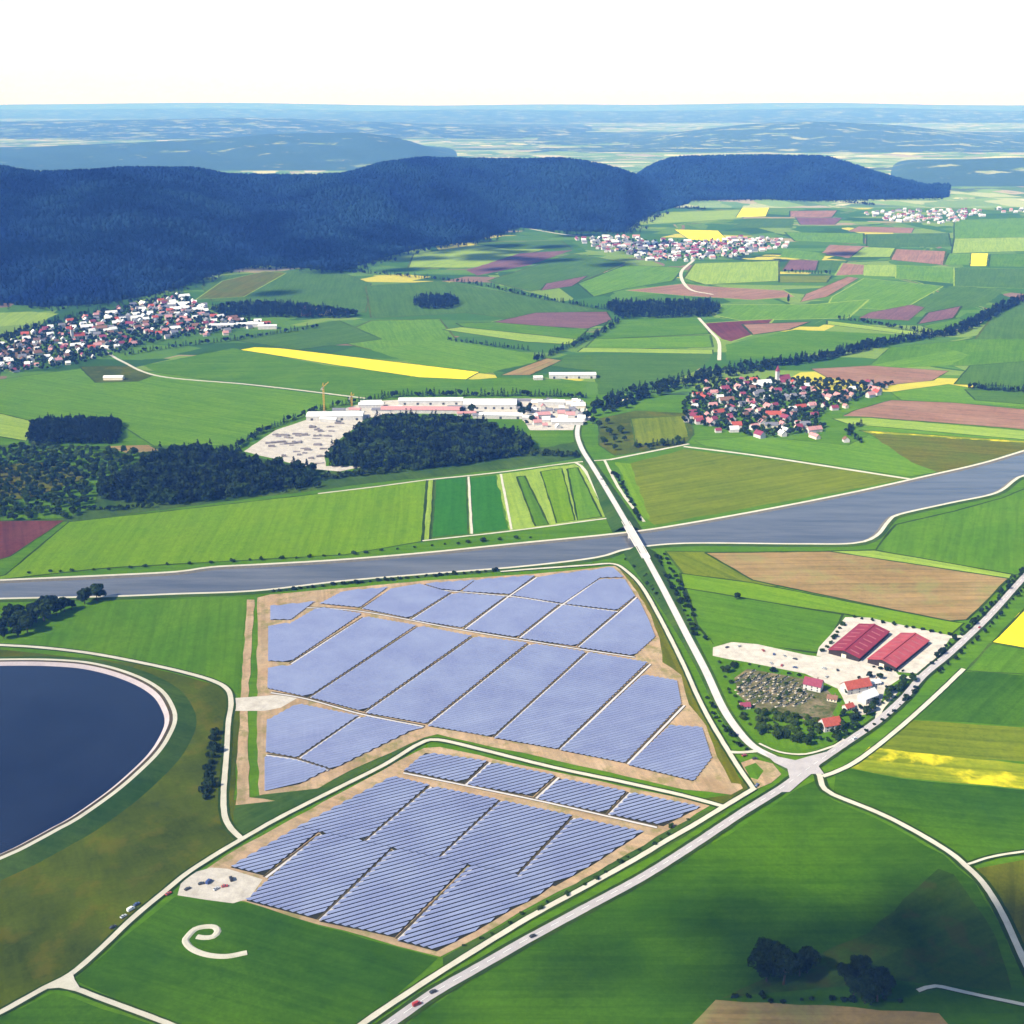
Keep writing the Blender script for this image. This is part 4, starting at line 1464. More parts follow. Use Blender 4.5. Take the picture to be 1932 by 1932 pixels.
for ln in LANES:
    pts = path_pts(ln, 0, 8)
    # lie on the right-hand side of each lane
    sh = []
    for i, p in enumerate(pts):
        a, b_ = pts[max(i - 1, 0)], pts[min(i + 1, len(pts) - 1)]
        t = Vector((b_.x - a.x, b_.y - a.y)).normalized()
        if t.y < 0 and abs(t.y) > abs(t.x):
            t = -t
        sh.append(Vector((p.x + t.y * .7, p.y - t.x * .7, 0)))
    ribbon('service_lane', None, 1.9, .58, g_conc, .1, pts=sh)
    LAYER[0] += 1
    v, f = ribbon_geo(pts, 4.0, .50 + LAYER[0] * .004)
    struct(obj('lane_shade_soil', mesh('lane_shade_soil', v, f, dark_strip)))  # dark brown strip imitating the shadow at the panel ends

# ------------------------------------------------------------------ buildings
m_wall = plain_mat('white_render', (.50, .48, .47), .2, .3)
m_wall2 = plain_mat('cream_render', (.66, .58, .46), .1, .3)
m_roof = {
    'red': plain_mat('red_tiles', (.36, .075, .05), .25, .5),
    'maroon': plain_mat('maroon_tiles', (.22, .045, .075), .25, .5),
    'grey': plain_mat('grey_slate', (.16, .16, .19), .25, .5),
    'brown': plain_mat('brown_tiles', (.19, .10, .07), .25, .5),
    'pink': plain_mat('faded_pink_tiles', (.45, .22, .22), .2, .5),
    'white': plain_mat('white_sheet_roof', (.66, .65, .65), .1, .06),
}
m_dark = plain_mat('dark_timber', (.035, .026, .022), .3, .6)
m_glass = plain_mat('window_glass', (.05, .06, .075), .1, .5, .15, .6)


def gable(L, W, h, rise, over=.5, th=.3):
    """wall with gables, roof with two slopes; ridge along x"""
    wb = MB()
    x, y = L / 2, W / 2
    wb.add([(-x, -y, -.3), (x, -y, -.3), (x, y, -.3), (-x, y, -.3), (-x, -y, h), (x, -y, h), (x, y, h), (-x, y, h), (-x, 0, h + rise), (x, 0, h + rise)],
           [(0, 1, 5, 4), (2, 3, 7, 6), (1, 2, 6, 9, 5), (3, 0, 4, 8, 7), (4, 5, 9, 8), (6, 7, 8, 9)])
    rb = MB()
    k = rise / y
    ox, oy = x + over, y + over
    e = .04
    for s in (-1, 1):
        a, b_, c_, d_ = (-ox, s * oy, h - over * k + e), (ox, s * oy, h - over * k + e), (ox, 0, h + rise + e), (-ox, 0, h + rise + e)
        up = [(p[0], p[1], p[2] + th) for p in (a, b_, c_, d_)]
        vs_ = [a, b_, c_, d_] + up
        fs = [(3, 2, 1, 0), (4, 5, 6, 7), (0, 1, 5, 4), (1, 2, 6, 5), (3, 0, 4, 7)]
        rb.add(vs_, fs if s < 0 else [q[::-1] for q in fs])
    return wb, rb


HP = {}


def house_proto(kind, roof, wall):
    key = (kind, roof, wall)
    if key not in HP:
        L, W, h, rise = {'a': (12, 9, 5.2, 4.2), 'b': (15, 10, 5.6, 4.6), 'c': (10, 9, 4.6, 4.0), 'l': (24, 11, 5.5, 4.8), 's': (8, 6, 3.0, 2.2)}[kind]
        wb, rb = gable(L, W, h, rise)
        ch = MB(); ch.box(L * .18, L * .18 + .8, .7, 1.5, h + rise - 1.6, h + rise + 1.1)
        win = MB(); win.box(-.55, .55, -.06, .06, 0, 1.4)
        HP[key] = (wb.mesh('wall', m_wall if wall else m_wall2), rb.mesh('roof', m_roof[roof]), ch.mesh('chimney', m_roof['brown']), win.mesh('window', m_glass), (L, W, h))
    return HP[key]


def put_house(x, y, rz, kind, roof, wall, label, group, windows=False, name='house', s=1.0):
    w_, r_, c_, wi, (L, W, h) = house_proto(kind, roof, wall)
    t = thing(name, label, 'house', (x, y, 0), rz, group, s)
    obj('wall', w_, t)
    ro = obj('roof', r_, t)
    obj('chimney', c_, ro)
    if windows:
        for sgn_ in (-1, 1):
            for zz in (1.0, 3.4):
                if zz + 1.5 > h:
                    continue
                for xx in (-L * .32, 0, L * .32):
                    obj('window', wi, t, (xx, sgn_ * (W / 2 + .02), zz))
    return t


HOUSES = []
NAMES = {'red': 'red tiled', 'maroon': 'dark maroon', 'grey': 'grey slate', 'brown': 'brown', 'pink': 'faded pink', 'white': 'white sheet'}


def village(dpoly, spacing, where, roofs, ang, big=.12, keep=1.0):
    q = [P2(p) for p in dpoly]
    for x, y in scatter(q, spacing, .32):
        if rng.random() > keep:
            continue
        kd = rng.choice('aabbc') if rng.random() > big else 'l'
        HOUSES.append((math.hypot(x, y), x, y, ang + rng.choice((0, 0, math.pi / 2)) + rng.gauss(0, .18), kd, rng.choice(roofs), rng.random() < .85, where))


village([(-60, 655), (0, 645), (60, 630), (150, 603), (250, 578), (340, 558), (385, 575), (400, 600), (520, 612), (430, 632), (300, 642), (215, 662), (150, 688), (-60, 712)], 27,
        'in the village below the ridge', ['red', 'pink', 'pink', 'maroon', 'grey', 'grey', 'brown', 'white', 'white', 'white'], .5, .12, .66)
village([(1285, 765), (1330, 724), (1450, 712), (1500, 722), (1560, 735), (1640, 724), (1690, 727), (1600, 772), (1540, 785), (1560, 815), (1625, 840), (1590, 838), (1500, 820), (1440, 826), (1330, 818), (1290, 795)], 27,
        'in the village by the stream', ['red', 'maroon', 'maroon', 'pink', 'pink', 'grey', 'white', 'brown'], .3, .14, .72)
village([(1000, 760), (1100, 757), (1112, 785), (1085, 808), (1010, 808)], 24,
        'at the end of the white factory halls', ['pink', 'red', 'grey', 'white', 'white', 'grey'], .1, .1, .9)
village([(1085, 452), (1180, 446), (1300, 457), (1400, 448), (1480, 452), (1490, 468), (1400, 484), (1300, 494), (1230, 493), (1130, 474)], 36,
        'far', ['pink', 'grey', 'white', 'maroon', 'white'], .2, .15, .8)
village([(1620, 404), (1700, 396), (1850, 396), (1860, 412), (1760, 424), (1680, 418)], 46, 'far', ['pink', 'grey', 'white', 'maroon', 'white'], .2, .15, .8)
village([(1870, 395), (1960, 392), (1960, 404), (1880, 408)], 60, 'far', ['pink', 'grey', 'white'], .2, .15, .8)
HOUSES.sort()
N_IND = 285
for D_, x, y, a, kd, roof, wl, where in HOUSES[:N_IND]:
    put_house(x, y, a, kd, roof, wl, 'white walled house with %s roof %s' % (NAMES[roof], where), '%s-roofed houses %s' % (NAMES[roof], where), s=rng.uniform(.72, 1.05))
for key in ['far']:
    parts = {}
    for D_, x, y, a, kd, roof, wl, where in HOUSES[N_IND:]:
        L, W, h, rise = {'a': (13, 10, 5.6, 4.2), 'b': (16, 11, 6, 4.6), 'c': (12, 10, 5, 4.0), 'l': (26, 12, 6, 4.8)}[kd]
        wb, rb = gable(L, W, h, rise)
        ca, sa = math.cos(a), math.sin(a)
        for src, k in ((wb, 'wall'), (rb, roof)):
            parts.setdefault(k, MB()).add([(x + p[0] * ca - p[1] * sa, y + p[0] * sa + p[1] * ca, p[2]) for p in src.v], src.f)
    root = tag(obj('distant_houses', parts['wall'].mesh('walls', m_wall)), 'tiny pale houses of the distant villages in the plain', 'houses', None, 'stuff')
    for k, mb in parts.items():
        if k != 'wall':
            o = obj('roofs', mb.mesh('roofs', m_roof[k]), root)
            o['kind'] = 'stuff'


def hall(d, z, L, W, ang, h, rise, roof, wall, label, name='factory_hall', cat='building', doors=0, skylights=0):
    x, y, _ = P(*d)
    wb, rb = gable(L, W, h, rise, .6, .35)
    t = thing(name, label, cat, (x, y, z), ang)
    obj('wall', wb.mesh('wall', wall), t)
    ro = obj('roof', rb.mesh('roof', roof), t)
    dm = MB(); dm.box(-2, 2, -.08, .08, 0, 4)
    dme = dm.mesh('door', m_glass)
    for i in range(doors):
        obj('door', dme, t, (-L * .4 + L * .8 * i / max(1, doors - 1), -W / 2 - .03, 0))
    if skylights:
        k = math.atan2(rise, W / 2)
        sk = MB(); sk.box(-.9, .9, -W * .16, W * .16, 0, .12)
        sme = sk.mesh('skylight', m_wall)
        for s in (-1, 1):
            for i in range(skylights):
                o = obj('skylight', sme, ro, (-L * .42 + L * .84 * i / (skylights - 1), s * W * .27, h + rise * .46 + .42))
                o.rotation_euler = (-s * k, 0, 0)
    return t


# the two red barns
m_barn = plain_mat('dark_red_sheet_roof', (.24, .030, .050), .22, .12)
m_barn2 = plain_mat('worn_red_sheet_roof', (.36, .065, .075), .25, .12)
A, B_, C_, D_ = [Vector(P2(p, 5)) for p in ((1621, 1178), (1678, 1188), (1625, 1238), (1560, 1226))]
for (a, b_, c_, d_), mt, lab in (((A, B_, C_, D_), m_barn, 'long barn with dark red roof on the gravel yard, farther from the road'),
                                 (tuple(Vector(P2(p, 5)) for p in ((1698, 1196), (1755, 1204), (1693, 1256), (1635, 1243))), m_barn2, 'long barn with worn lighter red roof beside the road')):
    ax = ((a + b_) - (c_ + d_)) / 2
    sd = ((b_ + c_) - (a + d_)) / 2
    ctr = (a + b_ + c_ + d_) / 4
    ang = math.atan2(ax.y, ax.x)
    L, W = ax.length, abs(sd.x * -math.sin(ang) + sd.y * math.cos(ang))
    wb, rb = gable(L, W, 4.2, 3.4, .8, .3)
    t = thing('barn', lab, 'barn', (ctr.x, ctr.y, 0), ang, 'red-roofed barns')
    obj('wall', wb.mesh('wall', m_dark), t)
    ro = obj('roof', rb.mesh('roof', mt), t)
    rv = MB(); rv.box(-L / 2, L / 2, -.8, .8, 7.7, 8.5); obj('ridge_vent', rv.mesh('ridge_vent', mt), ro)
    sk = MB(); sk.box(-.9, .9, -W * .15, W * .15, 0, .1)
    sme = sk.mesh('skylight', plain_mat('skylight_sheet', (.34, .10, .11), .1))
    k = math.atan2(3.4, W / 2)
    for s in (-1, 1):
        for i in range(7):
            o = obj('skylight', sme, ro, (-L * .42 + L * .84 * i / 6, s * W * .27, 4.2 + 3.4 * .46 + .40))
            o.rotation_euler = (-s * k, 0, 0)
    dm = MB(); dm.box(-.08, .08, -2.2, 2.2, 0, 3.8)
    dme = dm.mesh('door', m_wall2)
    for s in (-1, 1):
        obj('door', dme, t, (s * (L / 2 + .03), 0, 0))

# factory halls of the small town
hall((1180 - 100, 712), 0, 84, 22, 0.02, 7, 2.2, m_roof['white'], m_wall, 'long white hall standing alone in the green fields', doors=4)
hall((1015, 716), 0, 16, 12, 0.1, 5, 2, m_roof['white'], m_wall, 'small white shed beside the long white hall', 'shed')
hall((925, 767), 0, 86, 40, -.02, 8, 2.5, m_roof['white'], m_wall, 'largest white factory hall behind the dark wood', doors=6)
hall((945, 788), 0, 68, 18, -.04, 6, 2, m_roof['white'], m_wall, 'low white factory hall at the edge of the dark wood', doors=3)
hall((813, 761), 0, 106, 24, .02, 7, 2.2, m_roof['white'], m_wall, 'white factory hall with a pale roof next to the pink-roofed one', doors=5)
hall((795, 777), 0, 128, 24, -.03, 6, 3, m_roof['pink'], m_wall, 'pink-roofed factory hall along the dark wood')
hall((633, 789), 0, 88, 32, .03, 7, 2, m_roof['white'], m_wall, 'white hall beside the crane in the gravel works', doors=4)
hall((700, 768), 0, 40, 18, .12, 6, 2, m_roof['white'], m_wall, 'white shed between the gravel works and the factory', 'shed')
hall((1040, 764), 0, 44, 20, -.05, 7, 2, m_roof['white'], m_wall, 'white workshop between the factory and the town houses', 'workshop')
hall((1075, 800), 0, 40, 18, .02, 6, 2, m_roof['white'], m_wall, 'white workshop at the bend of the bridge road', 'workshop')
hall((1025, 788), 0, 20, 20, .2, 7, 2, m_roof['pink'], m_wall, 'pink-roofed workshop amid the town houses', 'workshop')
hall((472, 616), 0, 60, 24, .1, 7, 2, m_roof['white'], m_wall, 'white hall at the edge of the village below the ridge')
hall((420, 618), 0, 55, 22, .1, 7, 2, m_roof['white'], m_wall, 'white hall amid the village houses below the ridge')
hall((505, 620), 0, 40, 20, .1, 7, 2, m_roof['white'], m_wall, 'outermost white hall at the village end below the ridge')
hall((215, 716), 0, 34, 14, .05, 5, 2.4, m_roof['white'], m_wall2, 'pale shed alone on the meadow below the village', 'shed')
SHEDS = [(720, 778, 30, 14, 'grey'), (745, 774, 24, 12, 'white'), (860, 772, 26, 12, 'grey'), (835, 760, 20, 12, 'white'), (880, 783, 30, 12, 'pink'), (905, 788, 22, 11, 'grey'), (990, 776, 26, 14, 'grey'), (1000, 792, 24, 12, 'white'),
         (640, 778, 20, 10, 'grey'), (670, 778, 18, 9, 'pink'), (985, 760, 30, 12, 'grey'), (1060, 778, 24, 12, 'grey'), (620, 796, 26, 9, 'white'), (700, 762, 34, 10, 'white')]
for i, (dx, dy, L, W, rf) in enumerate(SHEDS):
    hall((dx, dy), 0, L, W, rng.uniform(-.15, .15), rng.uniform(4, 6), 2, m_roof[rf], m_wall, '%s-roofed small shed squeezed between the factory halls' % {'grey': 'grey', 'white': 'white', 'pink': 'pink'}[rf], 'shed', 'shed')['group'] = 'small sheds of the factory'
# village churches


def church(d, ang, roof, label, s_=1.0):
    x, y, _ = P(*d)
    t = thing('church', label, 'church', (x, y, 0), ang, None, s_)
    wb, rb = gable(22, 11, 8, 6.5)
    obj('nave_wall', wb.mesh('nave_wall', m_wall), t)
    obj('roof', rb.mesh('roof', m_roof[roof]), t)
    b_ = MB(); b_.box(-16.5, -11.02, -2.8, 2.8, -.3, 22); tw = obj('tower', b_.mesh('tower', m_wall), t)
    b_ = MB(); b_.add([(-17, -3.2, 22.01), (-10.6, -3.2, 22.01), (-10.6, 3.2, 22.01), (-17, 3.2, 22.01), (-13.8, 0, 33)], [(3, 2, 1, 0), (0, 1, 4), (1, 2, 4), (2, 3, 4), (3, 0, 4)])
    obj('spire', b_.mesh('spire', m_roof[roof]), tw)
    wn_ = MB(); wn_.box(-.6, .6, -.06, .06, 0, 3.6)
    wme = wn_.mesh('window', m_glass)
    for k in range(4):
        for sg in (-1, 1):
            obj('window', wme, t, (-7 + 4.6 * k, sg * 5.52, 2.5))


church((1478, 722), .4, 'maroon', 'white church with tall tower in the village by the stream')
church((150, 640), .6, 'red', 'white church with tall tower in the village below the ridge')
yq = [P2(p) for p in [(480, 848), (540, 815), (610, 800), (640, 805), (610, 850), (605, 875), (560, 868)]]
YARD = []
for x, y in scatter(yq, 24, .5):
    t_ = (y * _c + H * _s)
    YARD.append((966 + F * x / t_, 966 - F * (y * _s - H * _c) / t_, rng.uniform(4, 16), rng.uniform(2.5, 6), rng.uniform(1, 3.5)))
# sheds and stacks of the gravel works
m_stack = plain_mat('stacked_stone', (.20, .18, .19), .3, .5)
for i, (dx, dy, L, W, h) in enumerate([(530, 822, 26, 5, 2.5), (520, 836, 30, 5, 2.5), (560, 836, 14, 5, 3), (575, 822, 10, 6, 4), (590, 806, 10, 5, 3), (598, 812, 9, 5, 4), (618, 824, 12, 4, 2.5), (580, 850, 9, 5, 3), (548, 838, 18, 4, 2.5), (640, 800, 14, 4, 3), (605, 862, 12, 5, 3)] + YARD):
    x, y, _ = P(dx, dy)
    b = MB()
    nseg = max(2, int(L / 4))
    for k in range(nseg):
        hh = h * rng.uniform(.6, 1.1)
        b.box(-L / 2 + L * k / nseg + .15, -L / 2 + L * (k + 1) / nseg - .15, -W / 2 * rng.uniform(.8, 1), W / 2 * rng.uniform(.8, 1), -.1, hh)
    tag(obj('stone_stack', b.mesh('stone_stack', m_stack), None, (x, y, .2), rng.uniform(-.3, .3)), 'grey stone stack on the white gravel works ground', 'stack', 'stone stacks in the gravel works')

# tower crane
m_yel = plain_mat('crane_paint', (.62, .36, .06), .1)


def crane(d, hgt, jib, ang, label):
    x, y, _ = P(*d)
    t = thing('tower_crane', label, 'crane', (x, y, 0), ang, None)
    b = MB()
    w = 1.0
    n = int(hgt / 3)
    for sx in (-w, w):
        for sy in (-w, w):
            b.bar((sx, sy, -.2), (sx, sy, hgt), .16)
    for k in range(n):
        z0, z1 = k * hgt / n, (k + 1) * hgt / n
        for a, c_ in (((-w, -w), (w, -w)), ((w, -w), (w, w)), ((w, w), (-w, w)), ((-w, w), (-w, -w))):
            b.bar((*a, z0), (*c_, z1), .09)
    obj('mast', b.mesh('mast', m_yel), t)
    b = MB()
    n = int(jib / 3)
    for k in range(n):
        x0, x1 = k * jib / n, (k + 1) * jib / n
        for p, q in (((x0, -.7, hgt), (x1, .7, hgt)), ((x0, -.7, hgt), (x1, 0, hgt + 1.4)), ((x0, .7, hgt), (x1, 0, hgt + 1.4))):
            b.bar(p, q, .08)
    for yy, zz in ((-.7, 0), (.7, 0), (0, 1.4)):
        b.bar((0, yy, hgt + zz), (jib, yy, hgt + zz), .12)
    obj('jib', b.mesh('jib', m_yel), t)
    b = MB(); b.bar((-12, 0, hgt + .2), (0, 0, hgt + .2), .5); b.box(-12.5, -9.5, -1, 1, hgt - 2.4, hgt - .3); obj('counter_jib', b.mesh('counter_jib', m_steel), t)
    b = MB(); b.bar((0, 0, hgt), (0, 0, hgt + 7), .4); b.bar((0, 0, hgt + 7), (jib * .6, 0, hgt + 1.4), .08); b.bar((0, 0, hgt + 7), (-11, 0, hgt + .6), .08); obj('tower_top', b.mesh('tower_top', m_yel), t)
    b = MB(); b.box(.9, 2.6, -.8, .8, hgt - 2.6, hgt - .4); obj('cab', b.mesh('cab', m_glass), t)
    b = MB(); b.box(-3, 3, -3, 3, -.2, .8); obj('base', b.mesh('base', m_stack), t)


crane((612, 776), 40, 34, math.radians(84), 'tall yellow tower crane rising over the gravel works')
crane((664, 768), 18, 14, math.radians(80), 'short yellow crane beside the hedge of the factory')

# houses of the compound inside the road fork
comp = [((1614, 1303), .35, 'l', 'red', 1, 'house with bright red roof on the gravel yard of the nursery'),
        ((1534, 1300), -.5, 'b', 'maroon', 1, 'house with maroon roof between the nursery beds and the yard'),
        ((1565, 1375), .3, 'b', 'red', 1, 'white house with red roof amid trees at the fork of the roads'),
        ((1636, 1322), .6, 'b', 'white', 1, 'white-roofed shed next to the road on the nursery yard'),
        ((1600, 1338), .5, 's', 'red', 1, 'small red-roofed hut behind the white-roofed shed'),
        ((1570, 1322), -.4, 's', 'brown', 0, 'small brown-roofed hut among the nursery beds'),
        ((1405, 1336), .1, 's', 'maroon', 1, 'small maroon-roofed hut at the corner of the nursery beds'),
        ((1650, 1292), .3, 's', 'white', 1, 'small white shed between the barns and the red-roofed house')]
for d, a, kd, rf, wl, lab in comp:
    x, y, _ = P(*d)
    put_house(x, y, a, kd, rf, wl, lab, None, True)

# nursery beds: raised rows of soil with young plants
m_bed = plain_mat('bed_boards', (.50, .44, .36), .2, .4)
bq = [P2(p) for p in [(1388, 1284), (1412, 1266), (1500, 1282), (1520, 1300), (1540, 1318), (1500, 1338), (1430, 1330), (1394, 1310)]]
bedb = MB(); bedb.box(-6, 6, -.8, .8, -.1, .6)
bed_me = bedb.mesh('bed_frame', m_bed)
V, Fq = blob_cloud(46, [(-4.4 + 2.2 * k, 0, .9, .75) for k in range(5)], .38, np.random.default_rng(9))
bed_pl = mesh_np('plants', V, Fq, lf_dark)
for x, y in scatter(bq, 6.6, .25):
    t = thing('plant_bed', 'raised plant bed with dark young plants in the nursery', 'plant bed', (x, y, .3), math.radians(40) + rng.gauss(0, .05), 'nursery plant beds', (rng.uniform(.5, .9), 1, 1))
    obj('bed_frame', bed_me, t)
    obj('plants', bed_pl, t)

# ------------------------------------------------------------------ cars
def car_paint(key, col):
    return plain_mat(key, col, .03, .2, .3, .5)


PAINT = {'white': car_paint('white_car_paint', (.75, .75, .75)), 'black': car_paint('black_car_paint', (.02, .02, .022)), 'red': car_paint('red_car_paint', (.35, .03, .03)),
         'blue': car_paint('blue_car_paint', (.04, .07, .2)), 'silver': car_paint('silver_car_paint', (.42, .43, .45))}
m_tyre = plain_mat('tyre_rubber', (.02, .02, .02), .1)
m_lamp = plain_mat('lamp_glass', (.7, .7, .65), .05, .5, .2, .5)


def profile_mesh(name, prof, w0, w1, mat, ztop):
    """side profile (x, z) swept over the width, narrower above ztop"""
    v, f = [], []
    n = len(prof)
    for s in (-1, 1):
        for x, z in prof:
            v.append((x, s * (w1 if z > ztop else w0), z))
    f.append(tuple(range(n))[::-1] if False else tuple(range(n)))
    f.append(tuple(range(n, 2 * n))[::-1])
    for i in range(n):
        j = (i + 1) % n
        f.append((i, i + n, j + n, j))
    return mesh(name, v, f, mat)


CAR_ME = {}


def car(x, y, rz, col, label, group=None, z=0.0, van=False):
    key = (col, van)
    if key not in CAR_ME:
        if van:
            body = [(-2.5, .35), (2.5, .35), (2.55, .9), (2.4, 1.2), (1.7, 1.35), (1.15, 2.15), (-2.45, 2.2), (-2.5, 1.0)]
            cabin = [(1.0, 1.35), (1.62, 1.35), (1.12, 2.08), (.1, 2.1), (.1, 1.35)]
        else:
            body = [(-2.1, .35), (2.1, .35), (2.15, .7), (1.95, .9), (.95, 1.0), (.45, 1.02), (-1.2, 1.02), (-1.9, .98), (-2.12, .75)]
            cabin = [(-1.65, 1.0), (.95, 1.0), (.25, 1.46), (-1.15, 1.48)]
        rf = [(-1.1, 1.47), (.22, 1.45), (.2, 1.52), (-1.05, 1.53)] if not van else [(-2.3, 2.2), (1.0, 2.16), (.9, 2.24), (-2.2, 2.26)]
        wh = MB()
        wh.tube([(0, -.11, 0), (0, .11, 0)], [.33, .33], 12)
        rm = MB()
        rm.tube([(0, -.125, 0), (0, .125, 0)], [.19, .19], 8)
        lp = MB(); lp.box(-.05, .05, -.2, .2, -.08, .08)
        CAR_ME[key] = (profile_mesh('body', body, .9, .86, PAINT[col], 1.1), profile_mesh('windows', cabin, .84 if not van else .91, .66 if not van else .87, m_glass, 1.2), profile_mesh('roof_panel', rf, .66 if not van else .84, .6, PAINT[col], 9),
                       wh.mesh('wheel', m_tyre), rm.mesh('rim', m_steel), lp.mesh('headlight', m_lamp), 2.1 if not van else 2.5)
    bo, ca_, rf, wh, rm, lp, fx = CAR_ME[key]
    t = thing('parked_car' if not van else 'parked_van', label, 'car' if not van else 'van', (x, y, z), rz, group)
    obj('body', bo, t)
    obj('windows', ca_, t)
    obj('roof_panel', rf, t)
    for sx in (-1, 1):
        for sy in (-1, 1):
            w_ = obj('wheel', wh, t, (sx * 1.3, sy * .82, .33))
            obj('rim', rm, w_)
    for sy in (-1, 1):
        obj('headlight', lp, t, (fx, sy * .6, .68))
    return t


def car_at(d, rz, col, label, group=None, z=.75, van=False):
    x, y, _ = P(d[0], d[1], z)
    return car(x, y, rz, col, label, group, z, van)


pa = math.radians(52)
car_at((258, 1707), pa, 'blue', 'dark blue car parked on the verge of the farm track', z=.5)
car_at((247, 1717), pa, 'white', 'white van parked on the verge of the farm track', z=.5, van=True)
car_at((233, 1730), pa, 'silver', 'silver car parked behind the white van on the track verge', z=.5)
car_at((213, 1750), pa, 'black', 'black car parked last in line on the track verge', z=.5)
for d, a, c_, lab, vn in [((380, 1668), .4, 'black', 'black car on the gravel yard near its track entrance', False), ((394, 1665), 1.2, 'blue', 'blue van in the middle of the gravel yard', True), ((408, 1678), .9, 'silver', 'silver car on the gravel yard beside the red one', False),
                          ((424, 1673), .3, 'red', 'red car on the gravel yard beside the solar rows', False), ((436, 1660), 2.0, 'black', 'black van on the gravel yard next to the solar rows', True), ((354, 1678), .8, 'black', 'black car at the mouth of the gravel yard', False), ((318, 1687), .8, 'red', 'red car on the grass beside the farm track', False)]:
    car_at(d, a, c_, lab, z=.4, van=vn)
ra = math.radians(33)
car_at((1005, 1767), ra, 'black', 'black car driving on the country road below the solar rows', z=1.05)
car_at((817, 1872), ra, 'black', 'black car driving on the country road past the meadow corner', z=1.05)
car_at((786, 1896), ra, 'red', 'red van driving on the country road past the meadow corner', z=1.05, van=True)
car_at((1848, 1184), math.radians(55), 'red', 'red car on the country road beside the yellow field', z=1.05)
car_at((1612, 1394), math.radians(40), 'white', 'white car on the country road by the nursery trees', z=1.05)
for i, (dx, dy) in enumerate([(1372, 1222), (1395, 1220), (1440, 1228), (1460, 1235), (1480, 1238), (1500, 1244), (1455, 1252), (1475, 1256), (1500, 1260), (1555, 1262), (1580, 1265), (1560, 1278)]):
    car_at((dx, dy), rng.uniform(0, 3), ['black', 'silver', 'red', 'blue', 'silver'][i % 5], '%s car parked on the pale nursery yard' % ['black', 'silver', 'red', 'blue', 'silver'][i % 5], 'cars parked on the nursery yard', .4)
car_at((1424, 1432), .3, 'black', 'black car parked on the sandy island of the junction', z=.75)
car_at((1404, 1426), .5, 'red', 'red car parked beside the junction track', z=.75)
car_at((1428, 1482), 1.0, 'blue', 'blue car parked at the corner of the junction island', z=.75)

# ------------------------------------------------------------------ trees
# dark clump in the foreground meadow
pts = [P2(p) for p in [(1446, 1852), (1462, 1838), (1478, 1858), (1508, 1842), (1522, 1836), (1440, 1838)]]
plant('broadleaf_tree', pts, 'broad', 'hi', 'dark_foliage', 'tall dark tree in the clump away from the pale drive', 'tree', 'meadow tree clump', .85, 1.15, nv=3)
pts = [P2(p) for p in [(1596, 1858), (1618, 1850), (1640, 1872), (1610, 1880), (1632, 1892), (1655, 1890)]]
plant('broadleaf_tree', pts, 'broad', 'hi', 'dark_foliage', 'tall dark tree in the clump next to the pale drive', 'tree', 'meadow tree clump', .8, 1.1, nv=3)
pts = [P2((1380 + 26 * k + rng.uniform(-8, 8), 1888 + rng.uniform(-6, 6))) for k in range(13)]
plant('shrub', pts, 'shrub', 'mid', 'dark_foliage', 'low dark shrub along the brown field edge by the tree clump', 'shrub', 'shrubs by the tree clump', .6, 1.2)
# row at the left between canal and reservoir
pts = [P2(p) for p in [(-20, 1188), (4, 1196), (16, 1182), (30, 1190), (44, 1178), (58, 1182), (70, 1170), (84, 1172), (96, 1162), (108, 1162), (122, 1154), (136, 1150), (160, 1140), (184, 1134), (20, 1170), (60, 1160), (100, 1148), (-10, 1172), (38, 1168), (80, 1152), (8, 1206), (34, 1202), (52, 1194)]]
plant('broadleaf_tree', pts, 'broad', 'mid', 'dark_foliage', 'dark tree in the grove between canal and reservoir', 'tree', 'grove by the canal', 1.0, 1.35)
# hedge left of the reservoir track
pts = [P2((404 - 16 * k / 11 + rng.uniform(-3, 3), 1386 + 11 * k)) for k in range(12)]
plant('shrub', pts, 'shrub', 'mid', 'dark_foliage', 'dark hedge shrub along the reservoir track', 'shrub', 'hedge by the reservoir track', 1.5, 2.2)
# canal hedges
pts = along([(500, 1119), (640, 1104), (800, 1089), (940, 1078)], 7, 0, .3, 1.0)
plant('shrub', pts, 'shrub', 'mid', 'dark_foliage', 'dark shrub in the hedge between canal and solar field', 'shrub', 'canal hedge shrubs', .8, 1.3)
pts = along([(20, 1084), (180, 1076), (340, 1066), (480, 1058), (640, 1048), (800, 1032), (1000, 1015)], 17, 0, .45, 1.5)
plant('shrub', pts, 'shrub', 'mid', 'green_foliage', 'small green shrub along the far canal path', 'shrub', 'shrubs by the canal path', .7, 1.4)
# embankment of the bridge road
for dp, sp in (([(1128, 892), (1150, 935), (1172, 985)], 9), ([(1158, 890), (1185, 935), (1208, 985)], 8), ([(1196, 1045), (1215, 1085), (1245, 1135)], 10), ([(1238, 1050), (1262, 1100), (1290, 1150), (1312, 1200)], 8), ([(1250, 1040), (1285, 1110), (1310, 1165)], 11)):
    plant('shrub', along(dp, sp, 0, .4, 2.0), 'shrub', 'mid', 'dark_foliage', 'dense shrub on the embankment of the bridge road', 'shrub', 'embankment shrubs', .9, 1.6)
plant('broadleaf_tree', [P2(p) for p in [(1180, 1058), (1196, 1072), (1228, 1070), (1390, 1132), (1310, 1182), (1330, 1208)]], 'broad', 'mid', 'dark_foliage', 'small dark tree beside the bridge road', 'tree', 'trees by the bridge road', .35, .55)
# verge between the twin roads
plant('shrub', along([(1330, 1310), (1355, 1360), (1390, 1405), (1420, 1425)], 7, 0, .4, 1.5), 'shrub', 'mid', 'dark_foliage', 'dark shrub in the strip between road and farm track', 'shrub', 'shrubs between road and track', .7, 1.2)
